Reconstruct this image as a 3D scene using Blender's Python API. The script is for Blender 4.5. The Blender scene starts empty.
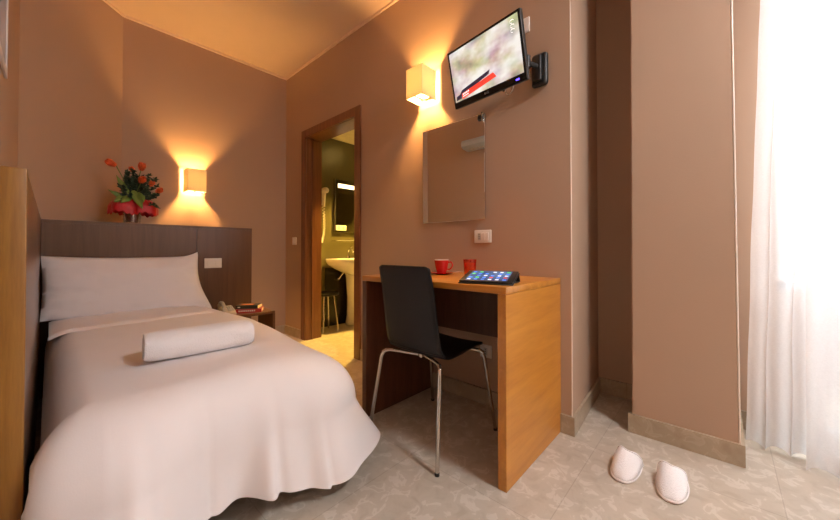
import bpy, bmesh, math, random
from mathutils import Vector, Matrix, noise
random.seed(7)
S = bpy.context.scene
COL = S.collection
PI = math.pi

# ---------------------------------------------------------------- camera, world, big lights, exposure
cd = bpy.data.cameras.new('camera')
cam = bpy.data.objects.new('camera', cd); COL.objects.link(cam)
cam.location = (0, 0, 0.92)
cam.rotation_euler = (math.radians(90) + 0.012, 0, -math.radians(47.95))
cd.sensor_width = 36.0
cd.lens = 334.0 / 840 * 36.0
cd.shift_y = -14.5 / 840
cd.clip_start = 0.02
S.camera = cam
S.view_settings.view_transform = 'Standard'
S.view_settings.look = 'None'
S.view_settings.gamma = 1.0
S.view_settings.use_curve_mapping = False
S.view_settings.exposure = 0.66

w = bpy.data.worlds.new('daylight'); S.world = w; w.use_nodes = True
bgn = w.node_tree.nodes['Background']
bgn.inputs['Color'].default_value = (0.82, 0.91, 1.0, 1)
bgn.inputs['Strength'].default_value = 9.0


def light(name, kind, loc, energy, color=(1, 1, 1), rot=(0, 0, 0), **kw):
    d = bpy.data.lights.new(name, kind); d.energy = energy; d.color = color
    for k, v in kw.items(): setattr(d, k, v)
    o = bpy.data.objects.new(name, d); COL.objects.link(o); o.location = loc; o.rotation_euler = rot
    return o


# daylight comes in through the glazed opening: a portal guides the sky light
po = light('window_portal', 'AREA', (2.62, -1.0, 1.2), 1, rot=(0, PI / 2, 0), shape='RECTANGLE', size=2.4, size_y=1.7)
po.data.cycles.is_portal = True
S.cycles.use_denoising = True
S.cycles.max_bounces = 14
S.cycles.diffuse_bounces = 8
S.cycles.transparent_max_bounces = 24
S.cycles.sample_clamp_indirect = 6.0


# ---------------------------------------------------------------- materials
def hexc(r, g, b):
    f = lambda c: (c / 255 / 12.92) if c / 255 <= 0.04045 else ((c / 255 + 0.055) / 1.055) ** 2.4
    return (f(r), f(g), f(b), 1)


def mat(name, color, rough=0.5, metal=0.0, noise_amt=0.06, noise_scale=8.0, bump=0.0, bump_scale=60.0, spec=0.5, coat=0.0, **extra):
    m = bpy.data.materials.new(name); m.use_nodes = True
    nt = m.node_tree; N = nt.nodes; L = nt.links; b = N['Principled BSDF']
    b.inputs['Roughness'].default_value = rough; b.inputs['Metallic'].default_value = metal
    b.inputs['Specular IOR Level'].default_value = spec
    b.inputs['Coat Weight'].default_value = coat
    for k, v in extra.items(): b.inputs[k].default_value = v
    tc = N.new('ShaderNodeTexCoord')
    no = N.new('ShaderNodeTexNoise'); no.inputs['Scale'].default_value = noise_scale; no.inputs['Detail'].default_value = 4
    L.new(tc.outputs['Object'], no.inputs['Vector'])
    cr = N.new('ShaderNodeValToRGB')
    c = color
    cr.color_ramp.elements[0].position = 0.3; cr.color_ramp.elements[1].position = 0.7
    cr.color_ramp.elements[0].color = tuple(max(0, x * (1 - noise_amt)) for x in c[:3]) + (1,)
    cr.color_ramp.elements[1].color = tuple(min(1, x * (1 + noise_amt)) for x in c[:3]) + (1,)
    L.new(no.outputs['Fac'], cr.inputs['Fac']); L.new(cr.outputs['Color'], b.inputs['Base Color'])
    if bump:
        n2 = N.new('ShaderNodeTexNoise'); n2.inputs['Scale'].default_value = bump_scale; n2.inputs['Detail'].default_value = 3
        L.new(tc.outputs['Object'], n2.inputs['Vector'])
        bp = N.new('ShaderNodeBump'); bp.inputs['Strength'].default_value = bump; bp.inputs['Distance'].default_value = 0.01
        L.new(n2.outputs['Fac'], bp.inputs['Height']); L.new(bp.outputs['Normal'], b.inputs['Normal'])
    return m


def wood(name, c1, c2, rough=0.35, grain=(1, 1, 12), scale=4.0, coat=0.2, fine=0.25):
    m = bpy.data.materials.new(name); m.use_nodes = True
    nt = m.node_tree; N = nt.nodes; L = nt.links; b = N['Principled BSDF']
    b.inputs['Roughness'].default_value = rough; b.inputs['Coat Weight'].default_value = coat
    b.inputs['Coat Roughness'].default_value = 0.25
    tc = N.new('ShaderNodeTexCoord'); mp = N.new('ShaderNodeMapping'); mp.inputs['Scale'].default_value = grain
    L.new(tc.outputs['Object'], mp.inputs['Vector'])
    n1 = N.new('ShaderNodeTexNoise'); n1.inputs['Scale'].default_value = scale; n1.inputs['Detail'].default_value = 6; n1.inputs['Distortion'].default_value = 0.6
    L.new(mp.outputs['Vector'], n1.inputs['Vector'])
    n2 = N.new('ShaderNodeTexNoise'); n2.inputs['Scale'].default_value = scale * 6; n2.inputs['Detail'].default_value = 3
    L.new(mp.outputs['Vector'], n2.inputs['Vector'])
    mx = N.new('ShaderNodeMix'); mx.data_type = 'FLOAT'; mx.inputs[0].default_value = fine
    L.new(n1.outputs['Fac'], mx.inputs[2]); L.new(n2.outputs['Fac'], mx.inputs[3])
    cr = N.new('ShaderNodeValToRGB'); cr.color_ramp.elements[0].position = 0.36; cr.color_ramp.elements[1].position = 0.64
    cr.color_ramp.elements[0].color = c1; cr.color_ramp.elements[1].color = c2
    L.new(mx.outputs[0], cr.inputs['Fac']); L.new(cr.outputs['Color'], b.inputs['Base Color'])
    return m


def emis(name, color, strength):
    m = bpy.data.materials.new(name); m.use_nodes = True
    b = m.node_tree.nodes['Principled BSDF']
    b.inputs['Base Color'].default_value = color
    b.inputs['Emission Color'].default_value = color; b.inputs['Emission Strength'].default_value = strength
    return m


def cloth(name, color, trans, transp, rough=0.9):
    m = bpy.data.materials.new(name); m.use_nodes = True
    nt = m.node_tree; N = nt.nodes; L = nt.links
    out = N['Material Output']; N.remove(N['Principled BSDF'])
    d = N.new('ShaderNodeBsdfDiffuse'); d.inputs['Color'].default_value = color
    t = N.new('ShaderNodeBsdfTranslucent'); t.inputs['Color'].default_value = color
    p = N.new('ShaderNodeBsdfTransparent'); p.inputs['Color'].default_value = (1, 1, 1, 1)
    tc = N.new('ShaderNodeTexCoord'); wv = N.new('ShaderNodeTexNoise'); wv.inputs['Scale'].default_value = 3.0
    mp = N.new('ShaderNodeMapping'); mp.inputs['Scale'].default_value = (1, 60, 60)
    L.new(tc.outputs['Object'], mp.inputs['Vector']); L.new(mp.outputs['Vector'], wv.inputs['Vector'])
    mr = N.new('ShaderNodeMapRange'); mr.inputs['To Min'].default_value = max(0, transp - 0.05); mr.inputs['To Max'].default_value = transp + (0.05 if transp else 0)
    L.new(wv.outputs['Fac'], mr.inputs['Value'])
    m1 = N.new('ShaderNodeMixShader'); m1.inputs[0].default_value = trans
    L.new(d.outputs[0], m1.inputs[1]); L.new(t.outputs[0], m1.inputs[2])
    m2 = N.new('ShaderNodeMixShader'); L.new(mr.outputs['Result'], m2.inputs[0])
    L.new(m1.outputs[0], m2.inputs[1]); L.new(p.outputs[0], m2.inputs[2])
    L.new(m2.outputs[0], out.inputs['Surface'])
    return m


def glass_mat(name, tint=(1, 1, 1, 1), gloss=0.08):
    m = bpy.data.materials.new(name); m.use_nodes = True
    nt = m.node_tree; N = nt.nodes; L = nt.links
    out = N['Material Output']; N.remove(N['Principled BSDF'])
    p = N.new('ShaderNodeBsdfTransparent'); p.inputs['Color'].default_value = tint
    g = N.new('ShaderNodeBsdfGlossy'); g.inputs['Roughness'].default_value = 0.03
    mx = N.new('ShaderNodeMixShader'); mx.inputs[0].default_value = gloss
    L.new(p.outputs[0], mx.inputs[1]); L.new(g.outputs[0], mx.inputs[2]); L.new(mx.outputs[0], out.inputs['Surface'])
    return m


def marble(name, base, vein, dark):
    m = bpy.data.materials.new(name); m.use_nodes = True
    nt = m.node_tree; N = nt.nodes; L = nt.links; b = N['Principled BSDF']
    b.inputs['Roughness'].default_value = 0.28; b.inputs['Specular IOR Level'].default_value = 0.4
    tc = N.new('ShaderNodeTexCoord')
    n0 = N.new('ShaderNodeTexNoise'); n0.inputs['Scale'].default_value = 3.0; n0.inputs['Detail'].default_value = 3
    L.new(tc.outputs['Object'], n0.inputs['Vector'])
    n1 = N.new('ShaderNodeTexNoise'); n1.inputs['Scale'].default_value = 17.0; n1.inputs['Detail'].default_value = 8; n1.inputs['Distortion'].default_value = 0.7
    L.new(tc.outputs['Object'], n1.inputs['Vector'])
    r1 = N.new('ShaderNodeValToRGB')
    e = r1.color_ramp.elements
    e[0].position = 0.30; e[0].color = dark; e[1].position = 0.47; e[1].color = base
    x = e.new(0.545); x.color = base
    x = e.new(0.575); x.color = vein
    x = e.new(0.63); x.color = vein
    x = e.new(0.66); x.color = base
    L.new(n1.outputs['Fac'], r1.inputs['Fac'])
    r0 = N.new('ShaderNodeValToRGB'); r0.color_ramp.elements[0].position = 0.35; r0.color_ramp.elements[1].position = 0.65
    r0.color_ramp.elements[0].color = (0.86, 0.86, 0.86, 1); r0.color_ramp.elements[1].color = (1, 1, 1, 1)
    L.new(n0.outputs['Fac'], r0.inputs['Fac'])
    mx = N.new('ShaderNodeMix'); mx.data_type = 'RGBA'; mx.blend_type = 'MULTIPLY'; mx.inputs[0].default_value = 1
    L.new(r1.outputs['Color'], mx.inputs[6]); L.new(r0.outputs['Color'], mx.inputs[7])
    # thin slab joints
    br = N.new('ShaderNodeTexBrick'); br.offset = 0.0
    br.inputs['Color1'].default_value = (1, 1, 1, 1); br.inputs['Color2'].default_value = (0.95, 0.95, 0.95, 1); br.inputs['Mortar'].default_value = (0.8, 0.79, 0.77, 1)
    br.inputs['Scale'].default_value = 1.0; br.inputs['Mortar Size'].default_value = 0.0018
    br.inputs['Brick Width'].default_value = 0.6; br.inputs['Row Height'].default_value = 0.6
    mp = N.new('ShaderNodeMapping'); mp.inputs['Location'].default_value = (0.10, 0.16, 0)
    L.new(tc.outputs['Object'], mp.inputs['Vector']); L.new(mp.outputs['Vector'], br.inputs['Vector'])
    m2 = N.new('ShaderNodeMix'); m2.data_type = 'RGBA'; m2.blend_type = 'MULTIPLY'; m2.inputs[0].default_value = 1
    L.new(mx.outputs[2], m2.inputs[6]); L.new(br.outputs['Color'], m2.inputs[7])
    L.new(m2.outputs[2], b.inputs['Base Color'])
    return m


WALL = mat('wall_paint', (0.465, 0.322, 0.228, 1), 0.75, noise_amt=0.02, noise_scale=1.5, bump=0.08, bump_scale=180)
CEIL = mat('ceiling_paint', (0.68, 0.53, 0.42, 1), 0.9, noise_amt=0.01)
FLOOR = marble('floor_marble', (0.57, 0.50, 0.41, 1), (0.66, 0.595, 0.51, 1), (0.50, 0.43, 0.34, 1))
SKIRT = marble('skirting_marble', (0.47, 0.38, 0.27, 1), (0.52, 0.43, 0.32, 1), (0.42, 0.33, 0.23, 1))
BATHW = mat('bathroom_tile', (0.10, 0.085, 0.035, 1), 0.35, noise_amt=0.12, noise_scale=3)
BATHC = mat('bathroom_ceiling_paint', (0.85, 0.80, 0.60, 1), 0.9)
OAK = wood('golden_veneer', (0.44, 0.165, 0.022, 1), (0.58, 0.25, 0.038, 1), 0.32, (14, 1.2, 14), 1.6)
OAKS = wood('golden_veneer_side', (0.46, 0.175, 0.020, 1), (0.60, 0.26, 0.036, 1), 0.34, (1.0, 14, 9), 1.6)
PANEL = wood('panel_veneer', (0.22, 0.092, 0.012, 1), (0.33, 0.150, 0.022, 1), 0.4, (30, 30, 2.0), 1.6)
WALNUT = wood('headboard_veneer', (0.110, 0.054, 0.028, 1), (0.140, 0.070, 0.037, 1), 0.28, (26, 26, 1.4), 1.6, coat=0.35)
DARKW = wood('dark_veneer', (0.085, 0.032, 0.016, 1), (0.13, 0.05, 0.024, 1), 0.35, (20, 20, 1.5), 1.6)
DOORW = wood('door_veneer', (0.15, 0.055, 0.022, 1), (0.22, 0.085, 0.034, 1), 0.3, (26, 26, 1.2), 1.6)
LINEN = mat('white_linen', (0.84, 0.80, 0.80, 1), 0.8, noise_amt=0.01, bump=0.04, bump_scale=300, **{'Sheen Weight': 0.15})
TERRY = mat('white_terry', (0.92, 0.90, 0.91, 1), 0.95, noise_amt=0.02, bump=0.5, bump_scale=260, **{'Sheen Weight': 0.3})
BLACK = mat('black_lacquer', (0.008, 0.008, 0.009, 1), 0.42, noise_amt=0.05, spec=0.28)
BLACKP = mat('black_plastic', (0.012, 0.012, 0.013, 1), 0.4)
STEEL = mat('satin_steel', (0.62, 0.60, 0.57, 1), 0.25, 1.0, noise_amt=0.02)
CHROME = mat('chrome', (0.8, 0.8, 0.8, 1), 0.08, 1.0, noise_amt=0.0)
WHITEP = mat('white_plastic', (0.78, 0.74, 0.70, 1), 0.4)
GREYP = mat('grey_plastic', (0.55, 0.53, 0.50, 1), 0.5)
RED = mat('red_ceramic', (0.55, 0.008, 0.012, 1), 0.12, coat=0.5)
CERAM = mat('white_ceramic', (0.85, 0.84, 0.80, 1), 0.12, coat=0.5)
MIRR = mat('mirror_silver', (0.90, 0.91, 0.90, 1), 0.015, 1.0, noise_amt=0.0)
MIRRD = mat('bathroom_mirror_silver', (0.5, 0.5, 0.48, 1), 0.03, 1.0, noise_amt=0.0)
SHADE = cloth('lamp_fabric', (0.86, 0.82, 0.66, 1), 0.48, 0.0)
SHEER = cloth('sheer_curtain', (0.88, 0.87, 0.87, 1), 0.36, 0.30)
GLASS = glass_mat('window_glass')
VGLASS = glass_mat('clear_glass', (0.93, 0.93, 0.92, 1), 0.2)
BULB = emis('warm_bulb', (1.0, 0.51, 0.15, 1), 1200)


# ---------------------------------------------------------------- mesh helpers
def bx(bm, x0, x1, y0, y1, z0, z1, bev=0.0, seg=2, m=None):
    t = bmesh.new(); bmesh.ops.create_cube(t, size=1)
    for v in t.verts:
        v.co = Vector(((x0 + x1) / 2 + v.co.x * (x1 - x0), (y0 + y1) / 2 + v.co.y * (y1 - y0), (z0 + z1) / 2 + v.co.z * (z1 - z0)))
    if bev: bmesh.ops.bevel(t, geom=t.edges[:], offset=bev, segments=seg, affect='EDGES', profile=0.5)
    merge(bm, t, m)
    return bm


def merge(bm, t, m=None, mi=0):
    if m is not None: t.transform(m)
    vm = {}
    for v in t.verts: vm[v] = bm.verts.new(v.co)
    for f in t.faces:
        try:
            g = bm.faces.new([vm[v] for v in f.verts]); g.material_index = f.material_index or mi
        except ValueError: pass
    t.free()


def box(*a, **k): return bx(bmesh.new(), *a, **k)


def tube(bm, pts, r, n=12, cap=True):
    pts = [Vector(p) for p in pts]
    rs = r if isinstance(r, (list, tuple)) else [r] * len(pts)
    rings = []; up = None
    for i, p in enumerate(pts):
        d = (pts[min(i + 1, len(pts) - 1)] - pts[max(i - 1, 0)]).normalized()
        if up is None:
            up = d.orthogonal().normalized()
        else:
            up = (up - d * up.dot(d))
            up = up.normalized() if up.length > 1e-6 else d.orthogonal().normalized()
        s = d.cross(up)
        rings.append([bm.verts.new(p + (up * math.cos(a) + s * math.sin(a)) * rs[i]) for a in [2 * PI * k / n for k in range(n)]])
    for a, b in zip(rings, rings[1:]):
        for k in range(n): bm.faces.new((a[k], a[(k + 1) % n], b[(k + 1) % n], b[k]))
    if cap:
        bm.faces.new(rings[0][::-1]); bm.faces.new(rings[-1])
    return bm


def smoothpath(pts, n=8):
    P = [Vector(p) for p in pts]; P = [P[0] * 2 - P[1]] + P + [P[-1] * 2 - P[-2]]; out = []
    for i in range(1, len(P) - 2):
        for k in range(n):
            t = k / n
            out.append(0.5 * ((2 * P[i]) + (P[i + 1] - P[i - 1]) * t + (2 * P[i - 1] - 5 * P[i] + 4 * P[i + 1] - P[i + 2]) * t * t + (3 * P[i] - P[i - 1] - 3 * P[i + 1] + P[i + 2]) * t ** 3))
    out.append(P[-2]); return out


def bendpath(pts, rad, n=6):
    """polyline with rounded corners"""
    P = [Vector(p) for p in pts]; out = [P[0]]
    for i in range(1, len(P) - 1):
        a = (P[i - 1] - P[i]).normalized(); b = (P[i + 1] - P[i]).normalized()
        s = P[i] + a * rad; e = P[i] + b * rad
        for k in range(n + 1):
            t = k / n; out.append(s * (1 - t) ** 2 + P[i] * 2 * t * (1 - t) + e * t * t)
    out.append(P[-1]); return out


def lathe(bm, prof, n=32, c=(0, 0, 0)):
    rings = []
    for r, z in prof:
        if r < 1e-6: rings.append([bm.verts.new((c[0], c[1], c[2] + z))])
        else: rings.append([bm.verts.new((c[0] + r * math.cos(2 * PI * k / n), c[1] + r * math.sin(2 * PI * k / n), c[2] + z)) for k in range(n)])
    for a, b in zip(rings, rings[1:]):
        for k in range(n):
            k2 = (k + 1) % n
            if len(a) == 1 and len(b) == 1: continue
            if len(a) == 1: bm.faces.new((a[0], b[k2], b[k]))
            elif len(b) == 1: bm.faces.new((a[k], a[k2], b[0]))
            else: bm.faces.new((a[k], a[k2], b[k2], b[k]))
    return bm


def grid(bm, fn, nu, nv, closed_u=False):
    V = [[bm.verts.new(fn(i / (nu if closed_u else nu - 1), j / (nv - 1))) for i in range(nu)] for j in range(nv)]
    for j in range(nv - 1):
        for i in range(nu if closed_u else nu - 1):
            i2 = (i + 1) % nu
            bm.faces.new((V[j][i], V[j][i2], V[j + 1][i2], V[j + 1][i]))
    return V


def prism(bm, poly, z0, z1):
    a = [bm.verts.new((x, y, z0)) for x, y in poly]; b = [bm.verts.new((x, y, z1)) for x, y in poly]
    n = len(poly)
    bm.faces.new(a[::-1]); bm.faces.new(b)
    for i in range(n): bm.faces.new((a[i], a[(i + 1) % n], b[(i + 1) % n], b[i]))
    return bm


def obj(name, bm, m, parent=None, world=True, smooth=40, mods=()):
    """link a bmesh as one object; when world is True its coordinates are world coordinates"""
    if parent is not None and world:
        p = parent; off = Vector((0, 0, 0))
        while p is not None: off += Vector(p.location); p = p.parent
        bmesh.ops.translate(bm, verts=bm.verts, vec=-off)
    bmesh.ops.recalc_face_normals(bm, faces=bm.faces)
    me = bpy.data.meshes.new(name); bm.to_mesh(me); bm.free()
    for x in (m if isinstance(m, (list, tuple)) else [m]): me.materials.append(x)
    if smooth:
        me.shade_smooth(); me.set_sharp_from_angle(angle=math.radians(smooth))
    o = bpy.data.objects.new(name, me); COL.objects.link(o); o.parent = parent
    for f in mods: f(o)
    return o


def subd(n=2):
    def f(o):
        m = o.modifiers.new('subsurf', 'SUBSURF'); m.levels = n; m.render_levels = n
    return f


def solid(t):
    def f(o):
        m = o.modifiers.new('solid', 'SOLIDIFY'); m.thickness = t; m.offset = -1
    return f


def tag(o, label, cat, group=None):
    o['label'] = label; o['category'] = cat
    if group: o['group'] = group
    return o


def thing(name, label, cat, loc=(0, 0, 0), rot=(0, 0, 0), group=None):
    o = bpy.data.objects.new(name, None); COL.objects.link(o); o.empty_display_size = 0.05
    o.location = loc; o.rotation_euler = rot
    return tag(o, label, cat, group)


def struct(name, bm, m, parent=None, smooth=0):
    o = obj(name, bm, m, parent, smooth=smooth)
    if parent is None: o['kind'] = 'structure'
    return o


# ---------------------------------------------------------------- room shell
HC = 2.815
struct('floor', box(-0.35, 3.55, -2.5, 3.75, -0.12, 0.0), FLOOR)
struct('ceiling', box(-0.35, 3.55, -2.5, 3.75, HC, HC + 0.12), CEIL)
struct('wall_back', box(0.381, 1.90, 3.572, 3.75, 0, HC), WALL)
b = bmesh.new(); prism(b, [(0.381, 3.572), (-0.131, 3.085), (-0.35, 3.085), (-0.35, 3.75), (0.381, 3.75)], 0, HC); struct('wall_corner', b, WALL)
struct('wall_left', box(-0.35, -0.131, -2.5, 3.085, 0, HC), WALL)
struct('wall_front', box(-0.131, 2.4, -2.5, -2.35, 0, HC), WALL)
b = bmesh.new()                                                     # wall with the bathroom doorway
bx(b, 1.745, 1.90, 3.14, 3.572, 0, HC); bx(b, 1.745, 1.90, 0.70, 2.315, 0, HC); bx(b, 1.745, 1.90, 2.315, 3.14, 2.08, HC)
prism(b, [(1.745, 0.555), (2.40, 0.60), (2.40, 0.70), (1.745, 0.70)], 0, HC)
struct('wall_right', b, WALL)
b = bmesh.new()                                                     # wall with the glazed opening
Y0, Y1 = -0.20, -1.80
bx(b, 2.40, 2.60, Y0, 0.75, 0, HC); bx(b, 2.40, 2.60, -2.5, Y1, 0, HC); bx(b, 2.40, 2.60, Y1, Y0, 2.42, HC); bx(b, 2.40, 2.60, -0.31, Y0, 0, 0.72)
struct('wall_window_side', b, WALL)
b = bmesh.new()
lo = [(1.98, -0.055), (2.40, -0.055), (2.40, 0.343), (1.98, 0.343)]; hi = [(1.98, -0.040), (2.40, -0.040), (2.40, 0.336), (1.98, 0.336)]
va = [b.verts.new((x, y, 0)) for x, y in lo]; vb = [b.verts.new((x, y, HC)) for x, y in hi]
b.faces.new(va[::-1]); b.faces.new(vb)
for i in range(4): b.faces.new((va[i], va[(i + 1) % 4], vb[(i + 1) % 4], vb[i]))
bmesh.ops.bevel(b, geom=[e for e in b.edges if abs(e.verts[0].co.z - e.verts[1].co.z) > 1], offset=0.006, segments=2, affect='EDGES')
struct('wall_pillar', b, WALL, smooth=30)

SH, ST = 0.092, 0.014


def skirt(name, segs):
    b = bmesh.new()
    for (x0, y0, x1, y1) in segs:                                   # room is to the left of p0 -> p1
        d = Vector((x1 - x0, y1 - y0)); n = Vector((-d.y, d.x)).normalized() * ST
        t = bmesh.new(); prism(t, [(x0, y0), (x1, y1), (x1 + n.x, y1 + n.y), (x0 + n.x, y0 + n.y)], 0, SH); merge(b, t)
    struct(name, b, SKIRT)


skirt('baseboard_right', [(1.745, 0.555 - ST, 1.745, 2.232), (1.745, 3.205, 1.745, 3.572), (2.40, 0.60, 1.745, 0.555)])
skirt('baseboard_back', [(1.73, 3.572, 0.381, 3.572)])
skirt('baseboard_window_side', [(2.40, 0.343, 2.40, 0.585), (2.40, -0.31, 2.40, -0.055), (2.40, -2.35, 2.40, -1.80)])
skirt('baseboard_pillar', [(1.98, -0.055 - ST, 1.98, 0.343 + ST), (1.98, 0.343, 2.386, 0.343), (2.386, -0.055, 1.98, -0.055)])
skirt('baseboard_left', [(-0.131, 1.2, -0.131, -2.35)])

CORN = mat('cornice_paint', (0.80, 0.62, 0.48, 1), 0.85, noise_amt=0.01)
b = bmesh.new(); z0 = HC - 0.018
bx(b, 0.381, 1.745, 3.556, 3.572, z0, HC); bx(b, 1.729, 1.745, 0.56, 3.556, z0, HC)
t = bmesh.new(); n = Vector((0.689, -0.725)) * 0.016; prism(t, [(0.381, 3.572), (-0.131, 3.085), (-0.131 + n.x, 3.085 + n.y), (0.381 + n.x, 3.572 + n.y)], z0, HC); merge(b, t)
struct('trim_1', b, CORN)

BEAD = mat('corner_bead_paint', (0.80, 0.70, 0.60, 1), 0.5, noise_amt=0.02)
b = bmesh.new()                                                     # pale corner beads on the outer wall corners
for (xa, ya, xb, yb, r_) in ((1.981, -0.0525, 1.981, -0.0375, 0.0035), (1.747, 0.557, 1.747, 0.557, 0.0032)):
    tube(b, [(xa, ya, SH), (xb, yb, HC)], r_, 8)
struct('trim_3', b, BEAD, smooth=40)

# bathroom shell
BY = 3.51
struct('wall_bathroom_back', box(1.90, 3.55, BY, 3.75, 0, HC), BATHW)
struct('wall_bathroom_far', box(3.35, 3.55, 1.75, BY, 0, HC), BATHW)
struct('wall_bathroom_near', box(1.90, 3.35, 1.55, 1.75, 0, HC), BATHW)
struct('ceiling_bathroom', box(1.90, 3.35, 1.75, BY, 2.27, 2.33), BATHC)

# door frame (structure)
df = thing('door_1', 'dark wooden door frame', 'door frame', (1.745, 2.72, 0))
for k in ('label', 'category'): del df[k]
df['kind'] = 'structure'
b = bmesh.new(); CW = 0.078
bx(b, 1.727, 1.745, 2.235, 2.235 + CW, 0, 2.135, 0.003, 1); bx(b, 1.727, 1.745, 3.205 - CW, 3.205, 0, 2.135, 0.003, 1); bx(b, 1.727, 1.745, 2.235 + CW, 3.205 - CW, 2.135 - CW, 2.135, 0.003, 1)
obj('casing', b, DOORW, df, smooth=30)
b = bmesh.new()
bx(b, 1.745, 1.915, 2.300, 2.318, 0, 2.072); bx(b, 1.745, 1.915, 3.124, 3.142, 0, 2.072); bx(b, 1.745, 1.915, 2.318, 3.124, 2.054, 2.072)
bx(b, 1.80, 1.815, 2.318, 2.330, 0, 2.054); bx(b, 1.80, 1.815, 3.112, 3.124, 0, 2.054)
obj('jamb', b, DOORW, df, smooth=30)

# glazed opening
WF = mat('white_window_paint', (0.8, 0.8, 0.79, 1), 0.4)
wn = thing('window_1', '', '', (2.5, -1.0, 0))
for k in ('label', 'category'): del wn[k]
wn['kind'] = 'structure'
b = bmesh.new()
bx(b, 2.47, 2.53, Y0 - 0.04, Y0, 0.72, 2.42); bx(b, 2.47, 2.53, Y1, Y1 + 0.05, 0, 2.42); bx(b, 2.47, 2.53, Y1, Y0, 2.37, 2.42)
bx(b, 2.47, 2.53, -0.36, -0.31, 0, 2.42); bx(b, 2.47, 2.53, -1.10, -1.03, 0, 2.42); bx(b, 2.47, 2.53, -0.31, Y0, 0.72, 0.76); bx(b, 2.47, 2.53, Y1, -0.31, 0.0, 0.06)
obj('window_frame', b, WF, wn, smooth=0)
for (a, c, zz) in ((-0.31, Y0 - 0.04, 0.76), (-1.03, -0.36, 0.06), (Y1 + 0.05, -1.10, 0.06)):
    obj('window_pane', box(2.497, 2.503, a, c, zz, 2.37), GLASS, wn, smooth=0)


# balcony outside the glazed opening
CONC = mat('balcony_concrete', (0.45, 0.44, 0.42, 1), 0.9, noise_amt=0.1)
struct('floor_balcony', box(2.60, 3.60, -3.2, 0.6, -0.12, -0.02), CONC)
struct('wall_balcony', box(3.50, 3.60, -3.2, 0.6, -0.02, 0.80), CONC)

# ---------------------------------------------------------------- curtains
def curtain(name, label, x, yl, yr, z0, z1, amp, freq, seed):
    b = bmesh.new()
    def fn(u, v):
        z = z0 + (z1 - z0) * v
        flare = (1 - v) ** 1.3
        y = yl(z) + (yr - yl(z)) * u
        ph = u * freq * 2 * PI + 0.7 * math.sin(u * 9 + seed)
        xx = x + amp * (0.55 + 0.6 * flare) * math.sin(ph) + 0.010 * noise.noise(Vector((u * 9, z * 1.4, seed))) - 0.02 * flare
        return (xx, y + 0.012 * math.cos(ph) + 0.006 * noise.noise(Vector((seed, z * 2.5, u * 6))), z + 0.004 * math.sin(ph))
    grid(b, fn, 220, 60)
    o = obj(name, b, SHEER, smooth=60)
    # hem band
    h = bmesh.new()
    def fh(u, v):
        p = Vector(fn(u, v * 0.03)); p.x -= 0.0015
        return p
    grid(h, fh, 160, 4)
    hm = obj('hem', h, SHEER, o, world=False, smooth=60)
    return tag(o, label, 'curtain', 'sheer white curtains at the window')


def edge1(z):
    return -0.088 - 0.020 * min(1, z / 0.7) - (0.048 * (z - 0.7) / 1.4 if z > 0.7 else 0)


curtain('curtain', 'sheer white floor-length curtain with its loose edge next to the wall pillar', 2.235, edge1, -0.95, 0.012, 2.60, 0.022, 11, 1.0)
curtain('curtain', 'sheer white curtain nearer the room, cut off by the right edge of the photo', 2.13, lambda z: -0.262 - 0.01 * z, -1.95, 0.012, 2.60, 0.024, 16, 4.0)
rl = thing('curtain_rail', 'white curtain rail above the sheer window curtains', 'curtain rail', (2.18, -1.0, 2.60))
obj('track', box(2.105, 2.265, -2.0, -0.06, 2.605, 2.63, 0.003, 1), WHITEP, rl, smooth=30)
for yy in (-0.3, -1.0, -1.7):
    obj('bracket', box(2.23, 2.40, yy - 0.012, yy + 0.012, 2.63, 2.65), WHITEP, rl, smooth=0)


# ---------------------------------------------------------------- headboard and side panel
hb = thing('headboard', 'wide dark brown veneered headboard along the wall behind the bed', 'headboard', (0.6, 3.3, 0))
HT = 1.108
HX0, HX1, HY = -0.037, 1.212, 3.12
obj('board', box(HX0, 0.788, HY, HY + 0.03, 0.0, HT - 0.02, 0.0015, 1), WALNUT, hb, smooth=30)
obj('board', box(0.790, HX1, HY, HY + 0.03, 0.0, HT - 0.02, 0.0015, 1), WALNUT, hb, smooth=30)
b = bmesh.new()
prism(b, [(HX0, 3.119), (HX1, 3.119), (HX1, 3.27), (0.075, 3.27), (HX0, 3.163)], HT - 0.02, HT)
obj('top_ledge', b, WALNUT, hb, smooth=30)
obj('end_panel', box(HX1 - 0.03, HX1, HY + 0.03, 3.27, 0, HT - 0.02), WALNUT, hb, smooth=30)
obj('back_board', box(0.12, HX1 - 0.03, 3.255, 3.27, 0, HT - 0.02), WALNUT, hb, smooth=30)

sp = thing('side_panel', 'tall wooden panel with golden front edge standing along the left side of the bed', 'wood panel', (-0.06, 2.2, 0))
obj('board', box(-0.0795, -0.0385, 1.262, 3.118, 0.0, 1.117, 0.004, 3), WALNUT, sp, smooth=30)
obj('edge_strip', box(-0.0805, -0.0375, 1.254, 1.2635, 0.002, 1.1175, 0.003, 3), PANEL, sp, smooth=30)

# ---------------------------------------------------------------- bed
bed = thing('bed', 'single bed base with mattress under the white duvet', 'bed', (0.43, 2.1, 0))
obj('mattress', box(0.03, 0.80, 1.34, 3.11, 0.24, 0.44, 0.04, 4), LINEN, bed)
obj('bed_base', box(0.03, 0.80, 1.34, 3.11, 0.12, 0.24, 0.01, 2), DARKW, bed)
for lx in (0.08, 0.75):
    for ly in (1.45, 3.04):
        b = bmesh.new(); tube(b, [(lx, ly, 0), (lx, ly, 0.12)], [0.018, 0.024], 14); obj('leg', b, BLACKP, bed)


def coreR(y): return 0.685 + 0.095 * max(0, min(1, (y - 1.3) / 1.1))


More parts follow.
